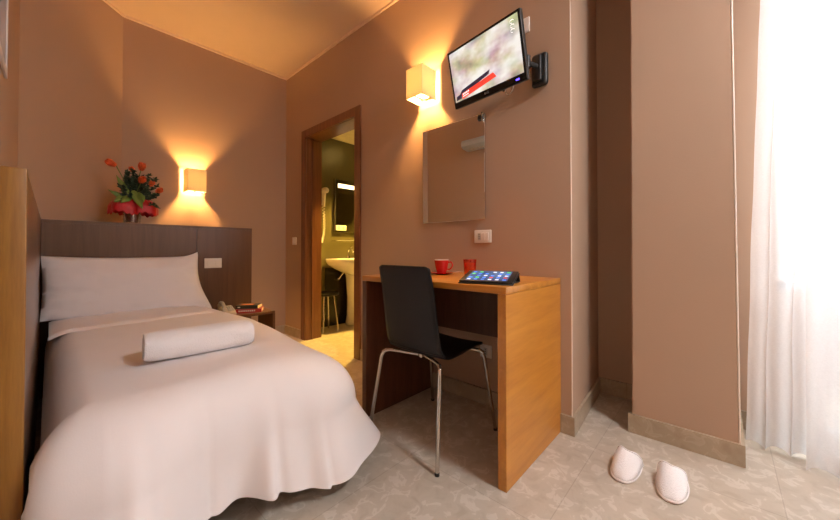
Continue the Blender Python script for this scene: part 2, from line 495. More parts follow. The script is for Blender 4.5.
def top_z(x, y):
    e = noise.noise(Vector((x * 2.6, y * 2.2, 3.1))) * 0.010 + noise.noise(Vector((x * 7 + y * 2, y * 4, 1.7))) * 0.004
    return 0.487 + e + 0.012 * math.exp(-((x - 0.42) / 0.28) ** 2)


def bump1(s, c, wd): return math.exp(-((s - c) / wd) ** 2)


DUV_Y1 = 3.04


def duvet():
    b = bmesh.new()
    YF = 1.325; XL = 0.10
    # perimeter stations: right side from head to foot, right corner, foot, left corner, left side to head
    st = []
    n1, nc, n2 = 70, 34, 64
    for i in range(n1):
        y = DUV_Y1 + (YF - DUV_Y1) * i / n1; st.append((coreR(y), y, 1.0, 0.0, 'R', i / n1))
    for i in range(nc):
        a = PI / 2 * i / nc; st.append((coreR(YF), YF, math.cos(a), -math.sin(a), 'C', i / nc))
    for i in range(n2):
        t = i / n2; st.append((coreR(YF) + (XL - coreR(YF)) * t, YF, 0.0, -1.0, 'F', t))
    for i in range(nc):
        a = PI / 2 * i / nc; st.append((XL, YF, -math.sin(a), -math.cos(a), 'D', i / nc))
    for i in range(n1 + 1):
        y = YF + (DUV_Y1 - YF) * i / n1; st.append((XL, y, -1.0, 0.0, 'L', i / n1))
    ND = 46; rows = []
    P = 0.0; prev = None
    for (cx, cy, dx, dy, k, t) in st:
        if k in 'CD':
            q = (abs(dx) ** 3.2 + abs(dy) ** 4.2) ** (1 / 4.2); dx /= q; dy /= q
        if prev is not None: P += math.hypot(cx + .2 * dx - prev[0], cy + .2 * dy - prev[1])
        prev = (cx + .2 * dx, cy + .2 * dy)
        # horizontal reach of the rounding and flare at the hem
        if k == 'R': a = 0.235 if cy < 2.3 else 0.235 - 0.15 * min(1, (cy - 2.3) / 0.5); fl = 0.065 if cy < 2.3 else 0.065 - 0.065 * min(1, (cy - 2.3) / 0.4)
        elif k == 'C': a = 0.235 - 0.02 * t; fl = 0.065 + 0.045 * math.sin(PI * t) - 0.01 * t
        elif k == 'F': a = 0.160 + 0.055 * bump1(t, 0.0, 0.22) + 0.055 * bump1(t, 1.0, 0.3); fl = 0.008 + 0.062 * bump1(t, 0.0, 0.22) + 0.09 * bump1(t, 1.0, 0.3)
        elif k == 'D': a = 0.215 - 0.09 * t; fl = 0.055 * (1 - t) + 0.05 * (1 - t)
        else: a = 0.115; fl = 0.0
        hem = 0.085
        if k == 'R': hem = 0.10 - 0.02 * t
        if k == 'C': hem = 0.10 - 0.045 * t
        if k == 'F': hem = 0.055 + 0.035 * math.sin(PI * t)
        if k == 'D': hem = 0.06
        row = []
        for j in range(ND + 1):
            s = j / ND
            if s < 0.5:
                ph = s / 0.5 * PI / 2
                out = a * math.sin(ph) ** 1.0; dr = 0.21 * (1 - math.cos(ph)) ** 1.1
                g = 0.0 + 0.3 * (s / 0.5) ** 2
            else:
                u = (s - 0.5) / 0.5
                out = a + fl * u ** 1.2; dr = 0.21 + (0.487 - 0.21 - hem) * u
                g = 0.3 + 0.7 * u
            fold = 0.0
            if k in 'FC' or (k == 'D' and t < 0.8) or k == 'R':
                w = 0.45 if k == 'R' else (1.5 if k == 'F' else 1.0)
                sl = P + 0.10 * (1 - s) * math.sin(P * 3)
                fold = w * g * (0.017 * math.sin(sl * 17 + 0.8) + 0.012 * math.sin(sl * 31 + 2) + 0.008 * math.sin(sl * 53 + 1) * max(0, s - 0.4) + 0.03 * noise.noise(Vector((P * 5, s * 1.2, 0.5))))
            if k == 'C': fold -= g * 0.045 * bump1(t, 0.55, 0.22)
            if k == 'F': fold += g * (0.020 * bump1(t, 0.03, 0.05) - 0.022 * bump1(t, 0.26, 0.03) + 0.018 * bump1(t, 0.33, 0.04) - 0.012 * bump1(t, 0.60, 0.02) - 0.016 * bump1(t, 0.86, 0.03) + 0.016 * bump1(t, 0.92, 0.03))
            if k == 'L' or (k == 'D' and t >= 0.8): fold = 0
            x = cx + dx * (out + fold); y = cy + dy * (out + fold)
            z = top_z(cx + dx * out, cy + dy * out) - dr
            if k in 'RL' and s < 1: pass
            if y > 1.2: x = max(x, -0.028)
            if y > 2.75: x = min(x, 0.870)
            row.append(Vector((x, y, max(z, 0.02))))
        rows.append(row)
    V = [[b.verts.new(p) for p in r] for r in rows]
    for i in range(len(V) - 1):
        for j in range(ND): b.faces.new((V[i][j], V[i + 1][j], V[i + 1][j + 1], V[i][j + 1]))
    # top: bridge right side stations to left side stations
    NR = n1; NX = 40; L0 = n1 + nc + n2 + nc
    top = []
    for i in range(n1 + 1):
        if i < n1: r = V[i][0]
        else: r = V[n1][0]
        l = V[L0 + n1 - i][0]
        line = [r]
        for k in range(1, NX):
            t = k / NX; x = r.co.x + (l.co.x - r.co.x) * t; y = r.co.y
            line.append(b.verts.new((x, y, top_z(x, y))) if i < n1 else None)
        line.append(l); top.append(line)
    # last line = foot edge, reuse the foot stations by nearest x
    foot = [V[n1 + nc + i][0] for i in range(n2)] + [V[n1 + nc + n2][0]]
    for i in range(n1):
        if i < n1 - 1:
            for k in range(NX): b.faces.new((top[i][k], top[i][k + 1], top[i + 1][k + 1], top[i + 1][k]))
    # join row n1-1 to foot edge with quads/tris
    A = top[n1 - 1]; B = [V[n1][0]] + foot
    ia = ib = 0
    while ia < len(A) - 1 or ib < len(B) - 1:
        if ib >= len(B) - 1 or (ia < len(A) - 1 and A[ia + 1].co.x > B[ib + 1].co.x):
            tri = (A[ia], A[ia + 1], B[ib]); ia += 1
        else:
            tri = (A[ia], B[ib + 1], B[ib]); ib += 1
        if len(set(tri)) == 3:
            try: b.faces.new(tri)
            except ValueError: pass
    bmesh.ops.remove_doubles(b, verts=b.verts, dist=0.0004)
    return b


dv = thing('duvet', 'large white duvet draped over the single bed and down its foot', 'duvet', (0.43, 2.0, 0.45))
obj('cover', duvet(), LINEN, dv, smooth=80)
b = bmesh.new()                                                     # turned-down sheet band near the pillow


def band(u, v):
    y = 2.50 + 0.48 * v + 0.07 * (1 - v) * (1 - u)
    xr = 0.80; xl = 0.0
    ax = xr + (xl - xr) * u
    edge = min((xr - ax), (ax - xl))
    z = top_z(ax, y) + 0.014 - 0.035 * max(0, 1 - (xr - ax) / 0.10) ** 2 - 0.02 * max(0, 1 - (ax - xl) / 0.08) ** 2 + 0.003 * math.sin(u * 23) * (1 - v)
    if v < 0.03: z -= 0.016
    return (ax, y, z)


grid(b, band, 60, 24)
obj('turned_down_sheet', b, LINEN, dv, smooth=60)


# pillow: upright, leaning on the headboard
def pillow_bm(W, H, T, seed=0):
    b = bmesh.new(); n = 44; m = 28
    def outline(u, v):                                              # u, v in -1..1
        px = W / 2 * u * (1 - (0.085 if u > 0 else 0.02) * (1 - v * v) ** 1.5)
        if u > 0.6 and v > 0: pz_ear = 0.028 * ((u - 0.6) / 0.4) ** 2 * v
        else: pz_ear = 0.0
        if u > 0.7: px += 0.035 * (u - 0.7) / 0.3 * (-v)
        py = H / 2 * v * (1 - (0.075 * (1 - abs(u - 0.1) ** 2.5) if v > 0 else 0.03 * (1 - u * u))) - (0.018 * u if v < 0 else 0) * v * -1
        return px, py + pz_ear
    fr = {}
    for side in (1, -1):
        for i in range(n + 1):
            for j in range(m + 1):
                u = -1 + 2 * i / n; v = -1 + 2 * j / m
                e = i in (0, n) or j in (0, m)
                if side == -1 and e: continue
                px, py = outline(u, v)
                th = T / 2 * (max(0, 1 - abs(u) ** 3.2) ** 0.55) * (max(0, 1 - abs(v) ** 2.6) ** 0.6)
                wr = 0.010 * noise.noise(Vector((u * 3 + seed, v * 3, side))) + 0.006 * noise.noise(Vector((u * 8, v * 7 + seed, side)))
                wr += 0.010 * math.sin(v * 14 + u * 6) * max(0, abs(u) - 0.72) * 2.2
                fr[(side, i, j)] = b.verts.new((px, -side * (th + (wr if not e else 0)) * 1.0, py))
    for side in (1, -1):
        for i in range(n):
            for j in range(m):
                q = [(i, j), (i + 1, j), (i + 1, j + 1), (i, j + 1)]
                vs = [fr.get((side, a, c)) or fr[(1, a, c)] for a, c in q]
                b.faces.new(vs if side == 1 else vs[::-1])
    return b


pw = thing('pillow', 'plump white pillow propped upright against the headboard', 'pillow', (0.385, 2.965, 0.682), (math.radians(-14), 0, 0))
obj('pillowcase', pillow_bm(0.84, 0.405, 0.16), LINEN, pw, world=False, smooth=80)

# towel, rolled
tw = thing('rolled_towel', 'thick white rolled towel lying across the middle of the bed', 'towel', (0.425, 1.60, 0.497), (0, 0, math.radians(-5.5)))
b = bmesh.new()


def roll(u, v):
    a = u * 2 * PI; x = -0.185 + 0.37 * v
    e = 0.88 + 0.12 * (1 - abs(2 * v - 1) ** 10)
    c, s = math.cos(a), math.sin(a)
    ry = 0.072 * e * (abs(c) ** 0.75) * (1 if c > 0 else -1); rz = 0.053 * e * (abs(s) ** 0.8) * (1 if s > 0 else -1)
    k = 1 + 0.03 * noise.noise(Vector((x * 9, c * 2, s * 2)))
    return (x, ry * k, 0.054 + rz * k)


V = grid(b, roll, 44, 40, closed_u=True)
obj('roll', b, TERRY, tw, world=False, smooth=80)
for sx in (-1, 1):                                                  # spiral layers at each end
    b = bmesh.new(); pts = []
    for k in range(90):
        a = k / 90 * 2 * PI * 3; rr = 0.18 + 0.75 * k / 90
        pts.append((sx * 0.181, 0.066 * rr * math.cos(a), 0.054 + 0.047 * rr * math.sin(a)))
    tube(b, pts, 0.0075, 8)
    bx(b, sx * 0.172 - 0.004, sx * 0.172 + 0.004, -0.055, 0.055, 0.015, 0.093, 0.003, 1)
    obj('rolled_edge', b, TERRY, tw, world=False, smooth=80)

# ---------------------------------------------------------------- nightstand with phone and books
NZ = 0.402
ns = thing('nightstand', 'small open dark wooden nightstand beside the headboard', 'nightstand', (1.1, 3.04, 0))
obj('top', box(0.88, 1.287, 2.815, 3.112, NZ - 0.022, NZ, 0.002, 1), DARKW, ns, smooth=30)
obj('side', box(0.88, 0.90, 2.815, 3.112, 0, NZ - 0.022), DARKW, ns, smooth=30)
obj('side', box(1.267, 1.287, 2.815, 3.112, 0, NZ - 0.022), DARKW, ns, smooth=30)
obj('shelf', box(0.90, 1.267, 2.82, 3.112, 0.10, 0.12), DARKW, ns, smooth=30)

PAGES = mat('book_pages', (0.85, 0.76, 0.58, 1), 0.9, noise_amt=0.15, noise_scale=3)
BKR = mat('red_cover', (0.42, 0.03, 0.035, 1), 0.4)
BKK = mat('black_cover', (0.02, 0.018, 0.018, 1), 0.35)
BKW = mat('pale_print', (0.75, 0.68, 0.62, 1), 0.5)
BKO = mat('orange_print', (0.62, 0.20, 0.10, 1), 0.5)


def book(label, x, y, z, wd, dp, h, rot, cov, prints):
    t = thing('book', label, 'book', (x, y, z), (0, 0, rot), 'books on the nightstand')
    # spine on the -y side
    b = bmesh.new(); c = 0.0022
    bx(b, -wd / 2, wd / 2, -dp / 2, dp / 2, 0, c); bx(b, -wd / 2, wd / 2, -dp / 2, dp / 2, h - c, h); bx(b, -wd / 2, wd / 2, -dp / 2, -dp / 2 + c, c, h - c)
    obj('cover', b, cov, t, world=False, smooth=0)
    obj('pages', box(-wd / 2 + 0.003, wd / 2 - 0.003, -dp / 2 + c, dp / 2 - 0.004, c, h - c), PAGES, t, world=False, smooth=0)
    b = bmesh.new()
    for (x0, x1, z0, z1) in prints: bx(b, x0, x1, -dp / 2 - 0.0006, -dp / 2, z0, z1)
    obj('spine_print', b, BKW, t, world=False, smooth=0)
    return t


bk1 = book('red book with pale spine lettering, lying at the bottom of the nightstand pile', 1.130, 2.935, NZ + 0.0005, 0.19, 0.14, 0.030, math.radians(-30), BKR, [(-0.075 + k * 0.014, -0.065 + k * 0.014, 0.010, 0.022) for k in range(9)])
bk2 = book('black book with cream pages lying on top of the red book', 1.125, 2.94, NZ + 0.031, 0.17, 0.12, 0.028, math.radians(-40), BKK, [(-0.07, -0.05, 0.009, 0.018)])
obj('cover_print', box(-0.06, 0.04, -0.04, 0.03, 0.028, 0.0284), BKO, bk2, world=False, smooth=0)

PHB = mat('phone_plastic', (0.50, 0.42, 0.34, 1), 0.35)
ph = thing('telephone', 'beige corded desk telephone on the nightstand beside the pillow', 'telephone', (0.945, 2.93, NZ), (0, 0, math.radians(-6)))
b = bmesh.new()
prof = [(-0.095, 0), (-0.095, 0.022), (-0.03, 0.045), (0.075, 0.062), (0.085, 0.05), (0.085, 0)]
for sx in (-0.06, 0.06): pass
va = [b.verts.new((-0.045, y, z)) for y, z in prof]; vb = [b.verts.new((0.055, y, z)) for y, z in prof]
b.faces.new(va); b.faces.new(vb[::-1])
for i in range(len(prof)): b.faces.new((va[i], va[(i + 1) % 6], vb[(i + 1) % 6], vb[i]))
bmesh.ops.bevel(b, geom=b.edges[:], offset=0.006, segments=2, affect='EDGES')
obj('body', b, PHB, ph, world=False)
b = bmesh.new()
tube(b, smoothpath([(-0.028, -0.075, 0.055), (-0.028, -0.055, 0.075), (-0.028, 0.0, 0.092), (-0.028, 0.055, 0.088), (-0.028, 0.078, 0.072)], 6), 0.014, 12)
bx(b, -0.046, -0.010, -0.092, -0.052, 0.030, 0.066, 0.010, 3); bx(b, -0.046, -0.010, 0.052, 0.088, 0.052, 0.082, 0.010, 3)
obj('handset', b, PHB, ph, world=False)
b = bmesh.new()
for r in range(4):
    for c in range(3):
        yy = -0.055 + r * 0.022; bx(b, 0.005 + c * 0.015, 0.016 + c * 0.015, yy - 0.007, yy + 0.007, 0.036 + r * 0.0055, 0.0475 + r * 0.0055, 0.001, 1)
obj('keypad', b, GREYP, ph, world=False)


# ---------------------------------------------------------------- flowers in a vase
vx, vy, vz = 0.400, 3.185, HT
vs = thing('flower_vase', 'clear glass vase wrapped in red crepe on the headboard ledge', 'vase', (vx, vy, vz))
b = bmesh.new(); lathe(b, [(0, 0.0), (0.046, 0.0), (0.050, 0.006), (0.052, 0.135), (0.049, 0.135), (0.047, 0.010), (0, 0.010)], 36)
obj('glass', b, VGLASS, vs, world=False)
CREPE = mat('red_crepe', (0.50, 0.008, 0.012, 1), 0.45, noise_amt=0.15, noise_scale=30, bump=0.4, bump_scale=50)
b = bmesh.new()


def wrap(u, v):
    a = u * 2 * PI
    lobe = abs(math.cos(a))
    r = 0.028 + (0.050 + 0.062 * lobe ** 0.8) * math.sin(min(1, v * 1.3) * PI / 2) * (1 + 0.07 * math.sin(a * 7) * v)
    z = 0.205 - 0.135 * v ** 1.25 + (0.010 * math.sin(a * 5 + 1) + 0.006 * math.sin(a * 22)) * v - 0.018 * (1 - lobe) * (1 - v)
    return (r * math.cos(a) + 0.012, r * math.sin(a) * 0.75, z)


grid(b, wrap, 120, 18, closed_u=True)
obj('crepe_frill', b, CREPE, vs, world=False, smooth=80, mods=(solid(0.002),))
b = bmesh.new(); lathe(b, [(0, 0.02), (0.030, 0.02), (0.040, 0.06), (0.043, 0.14), (0.03, 0.16), (0, 0.16)], 24)
obj('crepe_lining', b, mat('dark_red_crepe', (0.17, 0.01, 0.015, 1), 0.6), vs, world=False)

STEM = mat('stem_green', (0.12, 0.20, 0.05, 1), 0.5)
LEAFG = mat('leaf_light_green', (0.16, 0.25, 0.045, 1), 0.45, noise_amt=0.2)
LEAFD = mat('leaf_dark_green', (0.018, 0.045, 0.022, 1), 0.5, noise_amt=0.3, noise_scale=30)
ORANGE = mat('tulip_orange', (0.72, 0.11, 0.025, 1), 0.45, noise_amt=0.25, noise_scale=40)


def petal(b, m):
    t = bmesh.new()
    def f(u, v):
        wv = math.sin(min(1, 0.12 + v * 0.88) * PI) ** 0.6 * (1 if v < 0.97 else 0.3)
        x = (u - 0.5) * 0.026 * wv
        z = v * 0.040
        y = 0.014 * math.sin(min(1, v * 1.25) * PI * 0.5) - 0.010 * max(0, v - 0.6) - 0.35 * abs(u - 0.5) ** 2 * 0.05
        return (x, y, z)
    grid(t, f, 5, 8); merge(b, t, m)


def leaf(b, base, tip, wd, droop, roll_=0.0):
    base = Vector(base); tip = Vector(tip); d = tip - base; s = d.cross(Vector((0, -1, 0.35))).normalized(); n = d.cross(s).normalized()
    s = s * math.cos(roll_) + n * math.sin(roll_)
    t = bmesh.new()
    def f(u, v):
        wv = wd * math.sin(PI * (0.08 + 0.92 * v) ** 0.8) if v < 1 else 0
        return base + d * v + s * (u - 0.5) * wv + Vector((0, 0, -1)) * droop * v * v + n * 0.15 * wd * (abs(u - 0.5) * 2) ** 2
    grid(t, f, 5, 10); merge(b, t)


def flower(label, tip, lean, size=1.0):
    """one tulip: stem from the vase, head of six petals"""
    t = thing('tulip', label, 'flower', (vx, vy, vz + 0.10), (0, 0, 0), 'orange tulips in the vase')
    tip = Vector(tip); b = bmesh.new()
    tube(b, smoothpath([(0, 0, 0.03), (tip.x * 0.35, tip.y * 0.4, tip.z * 0.55), tip], 8), 0.0028, 8)
    obj('stem', b, STEM, t, world=False)
    b = bmesh.new(); ax = Vector(lean).normalized(); q = ax.to_track_quat('Z', 'Y').to_matrix().to_4x4()
    for k in range(6):
        m = Matrix.Translation(tip) @ q @ Matrix.Scale(size * 1.25, 4) @ Matrix.Rotation(k * PI / 3 + (0.3 if k % 2 else 0), 4, 'Z') @ Matrix.Translation((0, 0.003 * (k % 2), 0))
        petal(b, m)
    obj('petals', b, ORANGE, t, world=False, smooth=80, mods=(solid(0.0012),))
    return t


def P(xw, zw, y=0.0): return (xw * 0.98 - vx, y, (zw - 0.92) * 0.98 + 0.92 - vz - 0.10)


flower('orange tulip on the far left of the vase, leaning out over the headboard', P(0.315, 1.525, -0.02), (-0.9, -0.3, 0.35), 1.25)
flower('orange tulip at the top of the bouquet', P(0.456, 1.515, 0.0), (0.15, -0.3, 1.0), 1.25)
flower('smaller orange tulip tucked beside the topmost bloom', P(0.415, 1.50, 0.02), (-0.3, 0.1, 0.8), 0.85)
flower('open orange tulip facing out from the middle of the bouquet', P(0.448, 1.415, -0.06), (0.1, -0.8, 0.5), 1.2)
flower('orange tulip on the right edge of the bouquet, nearest the wall lamp', P(0.545, 1.36, -0.03), (0.5, -0.7, 0.4), 1.05)
flower('orange tulip between the middle bloom and the right edge', P(0.505, 1.40, -0.03), (0.3, -0.5, 0.7), 1.0)
gt = thing('greenery_sprays', 'dark green foliage sprays with broad pale leaves around the tulips', 'foliage', (vx, vy, vz + 0.10))
gt['kind'] = 'stuff'
b = bmesh.new()
for k in range(46):
    fxv = random.uniform(-0.085, 0.155)
    tip = Vector((fxv, random.uniform(-0.07, 0.03), random.uniform(0.08, 0.30) - max(0, fxv - 0.05) * 0.7 - max(0, -fxv - 0.02) * 1.0))
    path = smoothpath([(0, 0, 0.02), tip * 0.55 + Vector((0, 0, 0.02)), tip], 7)
    tube(b, path, 0.0018, 5)
    for q in path[6:]:
        for s_ in range(4):
            d = Vector((random.uniform(-1, 1), random.uniform(-1, 1), random.uniform(-0.2, 1))).normalized() * random.uniform(0.016, 0.034)
            leaf(b, q, q + d, 0.011, 0.002)
obj('sprays', b, LEAFD, gt, world=False, smooth=60)
b = bmesh.new()
for base, tip, wd in [((0.0, -0.02, 0.06), P(0.315, 1.47, -0.04), 0.05), ((0, -0.02, 0.05), P(0.272, 1.36, -0.04), 0.045), ((-0.02, -0.03, 0.09), P(0.300, 1.275, -0.07), 0.060),
                      ((-0.01, -0.04, 0.10), P(0.335, 1.27, -0.09), 0.05), ((0.0, -0.04, 0.14), P(0.455, 1.235, -0.10), 0.055), ((0.03, -0.04, 0.13), P(0.46, 1.285, -0.10), 0.05), ((-0.01, -0.02, 0.08), P(0.345, 1.43, -0.03), 0.04)]:
    leaf(b, base, tip, wd, 0.015)
obj('broad_leaves', b, LEAFG, gt, world=False, smooth=60)


# ---------------------------------------------------------------- wall lamps
def wall_lamp(label, loc, rotz):
    """local frame: wall plane is y = 0, lamp sticks out to -y"""
    t = thing('wall_lamp', label, 'lamp', loc, (0, 0, rotz), 'fabric box wall lamps')
    W, D0, D1, H = 0.142, 0.020, 0.160, 0.196
    b = bmesh.new(); e = 0.0015
    bx(b, -W / 2, W / 2, -D1, -D1 + e, 0, H); bx(b, -W / 2, -W / 2 + e, -D1 + e, -D0, 0, H); bx(b, W / 2 - e, W / 2, -D1 + e, -D0, 0, H)
    obj('shade', b, SHADE, t, world=False, smooth=0)
    b = bmesh.new(); r = 0.0022
    for z0_ in (0,): tube(b, [(-W / 2 + .003, -D1 + .004, r), (-W / 2 + .003, -D1 + .004, H - r)], r * .8, 6)
    for z in (r, H - r): tube(b, [(-W / 2 + .003, -D0, z), (-W / 2 + .003, -D1 + .004, z), (W / 2 - .003, -D1 + .004, z), (W / 2 - .003, -D0, z), (-W / 2 + .003, -D0, z)], r, 6)
    tube(b, [(0, -D0, 0.012), (0, -D1 + 0.004, 0.012)], 0.002, 6)
    obj('shade_frame', b, WHITEP, t, world=False)
    b = bmesh.new(); bx(b, -0.035, 0.035, -0.016, -0.0005, 0.04, 0.16, 0.003, 2); bx(b, -0.008, 0.008, -0.150, -0.060, 0.004, 0.010, 0.002, 1)
    obj('backplate', b, WHITEP, t, world=False)
    R90 = Matrix.Translation((0, -0.016, 0.10)) @ Matrix.Rotation(PI / 2, 4, 'X')
    b = bmesh.new(); lathe(b, [(0, 0), (0.013, 0), (0.013, 0.035), (0, 0.035)], 16); b.transform(R90); obj('socket', b, WHITEP, t, world=False)
    b = bmesh.new(); lathe(b, [(0, 0.036), (0.010, 0.037), (0.020, 0.056), (0.022, 0.072), (0.015, 0.088), (0, 0.094)], 16); b.transform(R90); obj('bulb', b, BULB, t, world=False)
    return t


wall_lamp('glowing square fabric wall lamp above the headboard, right of the flower vase', (0.862, 3.572, 1.430), 0)
wall_lamp('glowing square fabric wall lamp left of the television', (1.745, 1.484, 1.920), -PI / 2)


# ---------------------------------------------------------------- wall plates
def plate(name, label, cat, loc, rotz, wd, h, inserts, m=WHITEP):
    t = thing(name, label, cat, loc, (0, 0, rotz))
    b = bmesh.new(); bx(b, -wd / 2, wd / 2, -0.010, 0, -h / 2, h / 2, 0.004, 3); obj('plate', b, m, t, world=False)
    for kind, x, iw in inserts:
        if kind == 'rocker':
            obj('rocker', box(x - iw / 2, x + iw / 2, -0.0135, -0.009, -h * 0.28, h * 0.28, 0.0015, 1), m, t, world=False)
        else:
            obj('outlet', box(x - iw / 2, x + iw / 2, -0.011, -0.009, -h * 0.28, h * 0.28, 0.001, 1), GREYP, t, world=False)
            b = bmesh.new()
            for k in (-1, 0, 1):
                tt = bmesh.new(); lathe(tt, [(0, 0), (0.003, 0), (0.003, 0.0015), (0, 0.0015)], 10)
                merge(b, tt, Matrix.Translation((x, -0.0108, k * 0.012)) @ Matrix.Rotation(PI / 2, 4, 'X'))
            obj('pin_hole', b, BLACKP, t, world=False)
    return t


plate('wall_outlet', 'white rectangular power outlet on the wall just below the mirror', 'outlet', (1.745, 1.062, 0.998), -PI / 2, 0.116, 0.078, [('outlet', -0.022, 0.022), ('rocker', 0.006, 0.022), ('rocker', 0.034, 0.022)])
plate('light_switch', 'small white light switch on the wall left of the bathroom door', 'switch', (1.745, 3.365, 1.010), -PI / 2, 0.080, 0.080, [('rocker', -0.012, 0.02), ('rocker', 0.012, 0.02)])
plate('wall_outlet', 'white outlet low on the wall beneath the desk', 'outlet', (1.745, 1.042, 0.317), -PI / 2, 0.078, 0.075, [('outlet', 0, 0.024)])
plate('cover_plate', 'white cover plate on the wall behind the top corner of the television', 'wall plate', (1.745, 0.800, 2.150), -PI / 2, 0.07, 0.082, [])
plate('light_switch', 'white double switch set into the headboard right of the pillow', 'switch', (0.905, HY, 0.808), 0, 0.126, 0.080, [('rocker', -0.03, 0.028), ('rocker', 0.03, 0.028)])

# ---------------------------------------------------------------- wall mirror
mr = thing('wall_mirror', 'frameless rectangular mirror on the wall above the desk', 'mirror', (1.745, 1.285, 1.10), (0, math.radians(-0.2), 0))
obj('mirror_glass', box(1.728, 1.733, 1.039, 1.532, 1.10, 1.733, 0.0015, 2), MIRR, mr, smooth=0)
obj('backing', box(1.733, 1.745, 1.045, 1.526, 1.106, 1.727), DARKW, mr, smooth=0)
obj('clip', box(1.722, 1.733, 1.050, 1.060, 1.697, 1.742, 0.001, 1), BLACKP, mr, smooth=0)
b = bmesh.new(); tube(b, [(1.722, 1.052, 1.735), (1.716, 1.052, 1.71), (1.721, 1.052, 1.685)], 0.003, 8); obj('clip_lever', b, STEEL, mr)

# ---------------------------------------------------------------- television on swing arm
TYaw, TPit, TRol = 0.214, 0.25, 0.046
tc_ = Vector((1.512, 0.917, 1.885))
a_ = Vector((math.sin(TYaw), math.cos(TYaw), 0)); n_ = Vector((-math.cos(TYaw), math.sin(TYaw), 0)); Zv = Vector((0, 0, 1))
up_ = Zv * math.cos(TPit) + n_ * math.sin(TPit); nn_ = n_ * math.cos(TPit) - Zv * math.sin(TPit)
a2 = a_ * math.cos(TRol) + up_ * math.sin(TRol); u2 = -a_ * math.sin(TRol) + up_ * math.cos(TRol)
# local x = screen right (seen from the front) = -a2, local z = up, local y = into the wall = -nn
TM = Matrix(((-a2.x, -nn_.x, u2.x), (-a2.y, -nn_.y, u2.y), (-a2.z, -nn_.z, u2.z)))
tv = thing('television', 'small black flat television showing a programme, angled out from the wall', 'television', tc_, TM.to_euler())
TW, TH = 0.50, 0.31
b = bmesh.new(); bx(b, -TW / 2, TW / 2, 0.0, 0.022, -TH / 2, TH / 2, 0.004, 3); bx(b, -TW * 0.36, TW * 0.36, 0.022, 0.046, -TH * 0.36, TH * 0.30, 0.008, 3)
obj('casing', b, BLACKP, tv, world=False)
SX0, SX1, SZ0, SZ1 = -TW / 2 + 0.013, TW / 2 - 0.013, -TH / 2 + 0.034, TH / 2 - 0.013
b = bmesh.new()
bx(b, -TW / 2 + .002, SX0, -0.002, 0, -TH / 2 + .002, TH / 2 - .002); bx(b, SX1, TW / 2 - .002, -0.002, 0, -TH / 2 + .002, TH / 2 - .002)
bx(b, SX0, SX1, -0.002, 0, SZ1, TH / 2 - .002); bx(b, SX0, SX1, -0.002, 0, -TH / 2 + .002, SZ0)
obj('bezel', b, mat('gloss_bezel', (0.01, 0.01, 0.011, 1), 0.12), tv, world=False, smooth=0)
m = bpy.data.materials.new('tv_picture'); m.use_nodes = True
N = m.node_tree.nodes; L = m.node_tree.links; pb = N['Principled BSDF']
tcn = N.new('ShaderNodeTexCoord'); mp = N.new('ShaderNodeMapping'); mp.inputs['Scale'].default_value = (6, 1, 9)
L.new(tcn.outputs['Object'], mp.inputs['Vector'])
no = N.new('ShaderNodeTexNoise'); no.inputs['Scale'].default_value = 1.1; no.inputs['Detail'].default_value = 3.0; L.new(mp.outputs['Vector'], no.inputs['Vector'])
cr = N.new('ShaderNodeValToRGB'); e = cr.color_ramp.elements
e[0].position = 0.28; e[0].color = hexc(165, 130, 115); e[1].position = 0.62; e[1].color = hexc(250, 245, 235)
x = e.new(0.45); x.color = hexc(215, 195, 175)
L.new(no.outputs['Fac'], cr.inputs['Fac']); mxp = N.new('ShaderNodeMix'); mxp.data_type = 'RGBA'; mxp.blend_type = 'OVERLAY'; mxp.inputs[0].default_value = 0.8
L.new(cr.outputs['Color'], mxp.inputs[6]); L.new(no.outputs['Color'], mxp.inputs[7])
L.new(mxp.outputs[2], pb.inputs['Emission Color']); pb.inputs['Emission Strength'].default_value = 0.62
pb.inputs['Base Color'].default_value = (0.02, 0.02, 0.02, 1); pb.inputs['Roughness'].default_value = 0.3
RB = emis('tv_red_banner', hexc(225, 70, 55), 0.6); KB = emis('tv_dark_banner', hexc(50, 40, 60), 0.6); WB = emis('tv_white_text', hexc(245, 240, 240), 0.7)
b = bmesh.new(); bx(b, SX0, SX1, -0.0012, 0, SZ0, SZ1)


def quad(pts, y, mi):
    vs_ = [b.verts.new((x, y, z)) for x, z in pts]; f = b.faces.new(vs_); f.material_index = mi


sw, sh = SX1 - SX0, SZ1 - SZ0
fx = lambda u: SX0 + sw * u
fz = lambda v: SZ0 + sh * v
quad([(fx(.05), fz(.06)), (fx(.13), fz(.20)), (fx(.58), fz(.33)), (fx(.56), fz(.26))], -0.0014, 2)
quad([(fx(.12), fz(.02)), (fx(.12), fz(.13)), (fx(.62), fz(.25)), (fx(.66), fz(.15))], -0.0015, 1)
quad([(fx(.02), fz(.03)), (fx(.03), fz(.11)), (fx(.12), fz(.14)), (fx(.11), fz(.04))], -0.0015, 2)
for k in range(4): quad([(fx(.135 + k * .028), fz(.095 + k * .006)), (fx(.135 + k * .028), fz(.125 + k * .006)), (fx(.157 + k * .028), fz(.131 + k * .006)), (fx(.157 + k * .028), fz(.101 + k * .006))], -0.0017, 3)
for k in range(3): quad([(fx(.135 + k * .034), fz(.055 + k * .006)), (fx(.135 + k * .034), fz(.075 + k * .006)), (fx(.163 + k * .034), fz(.081 + k * .006)), (fx(.163 + k * .034), fz(.061 + k * .006))], -0.0017, 3)
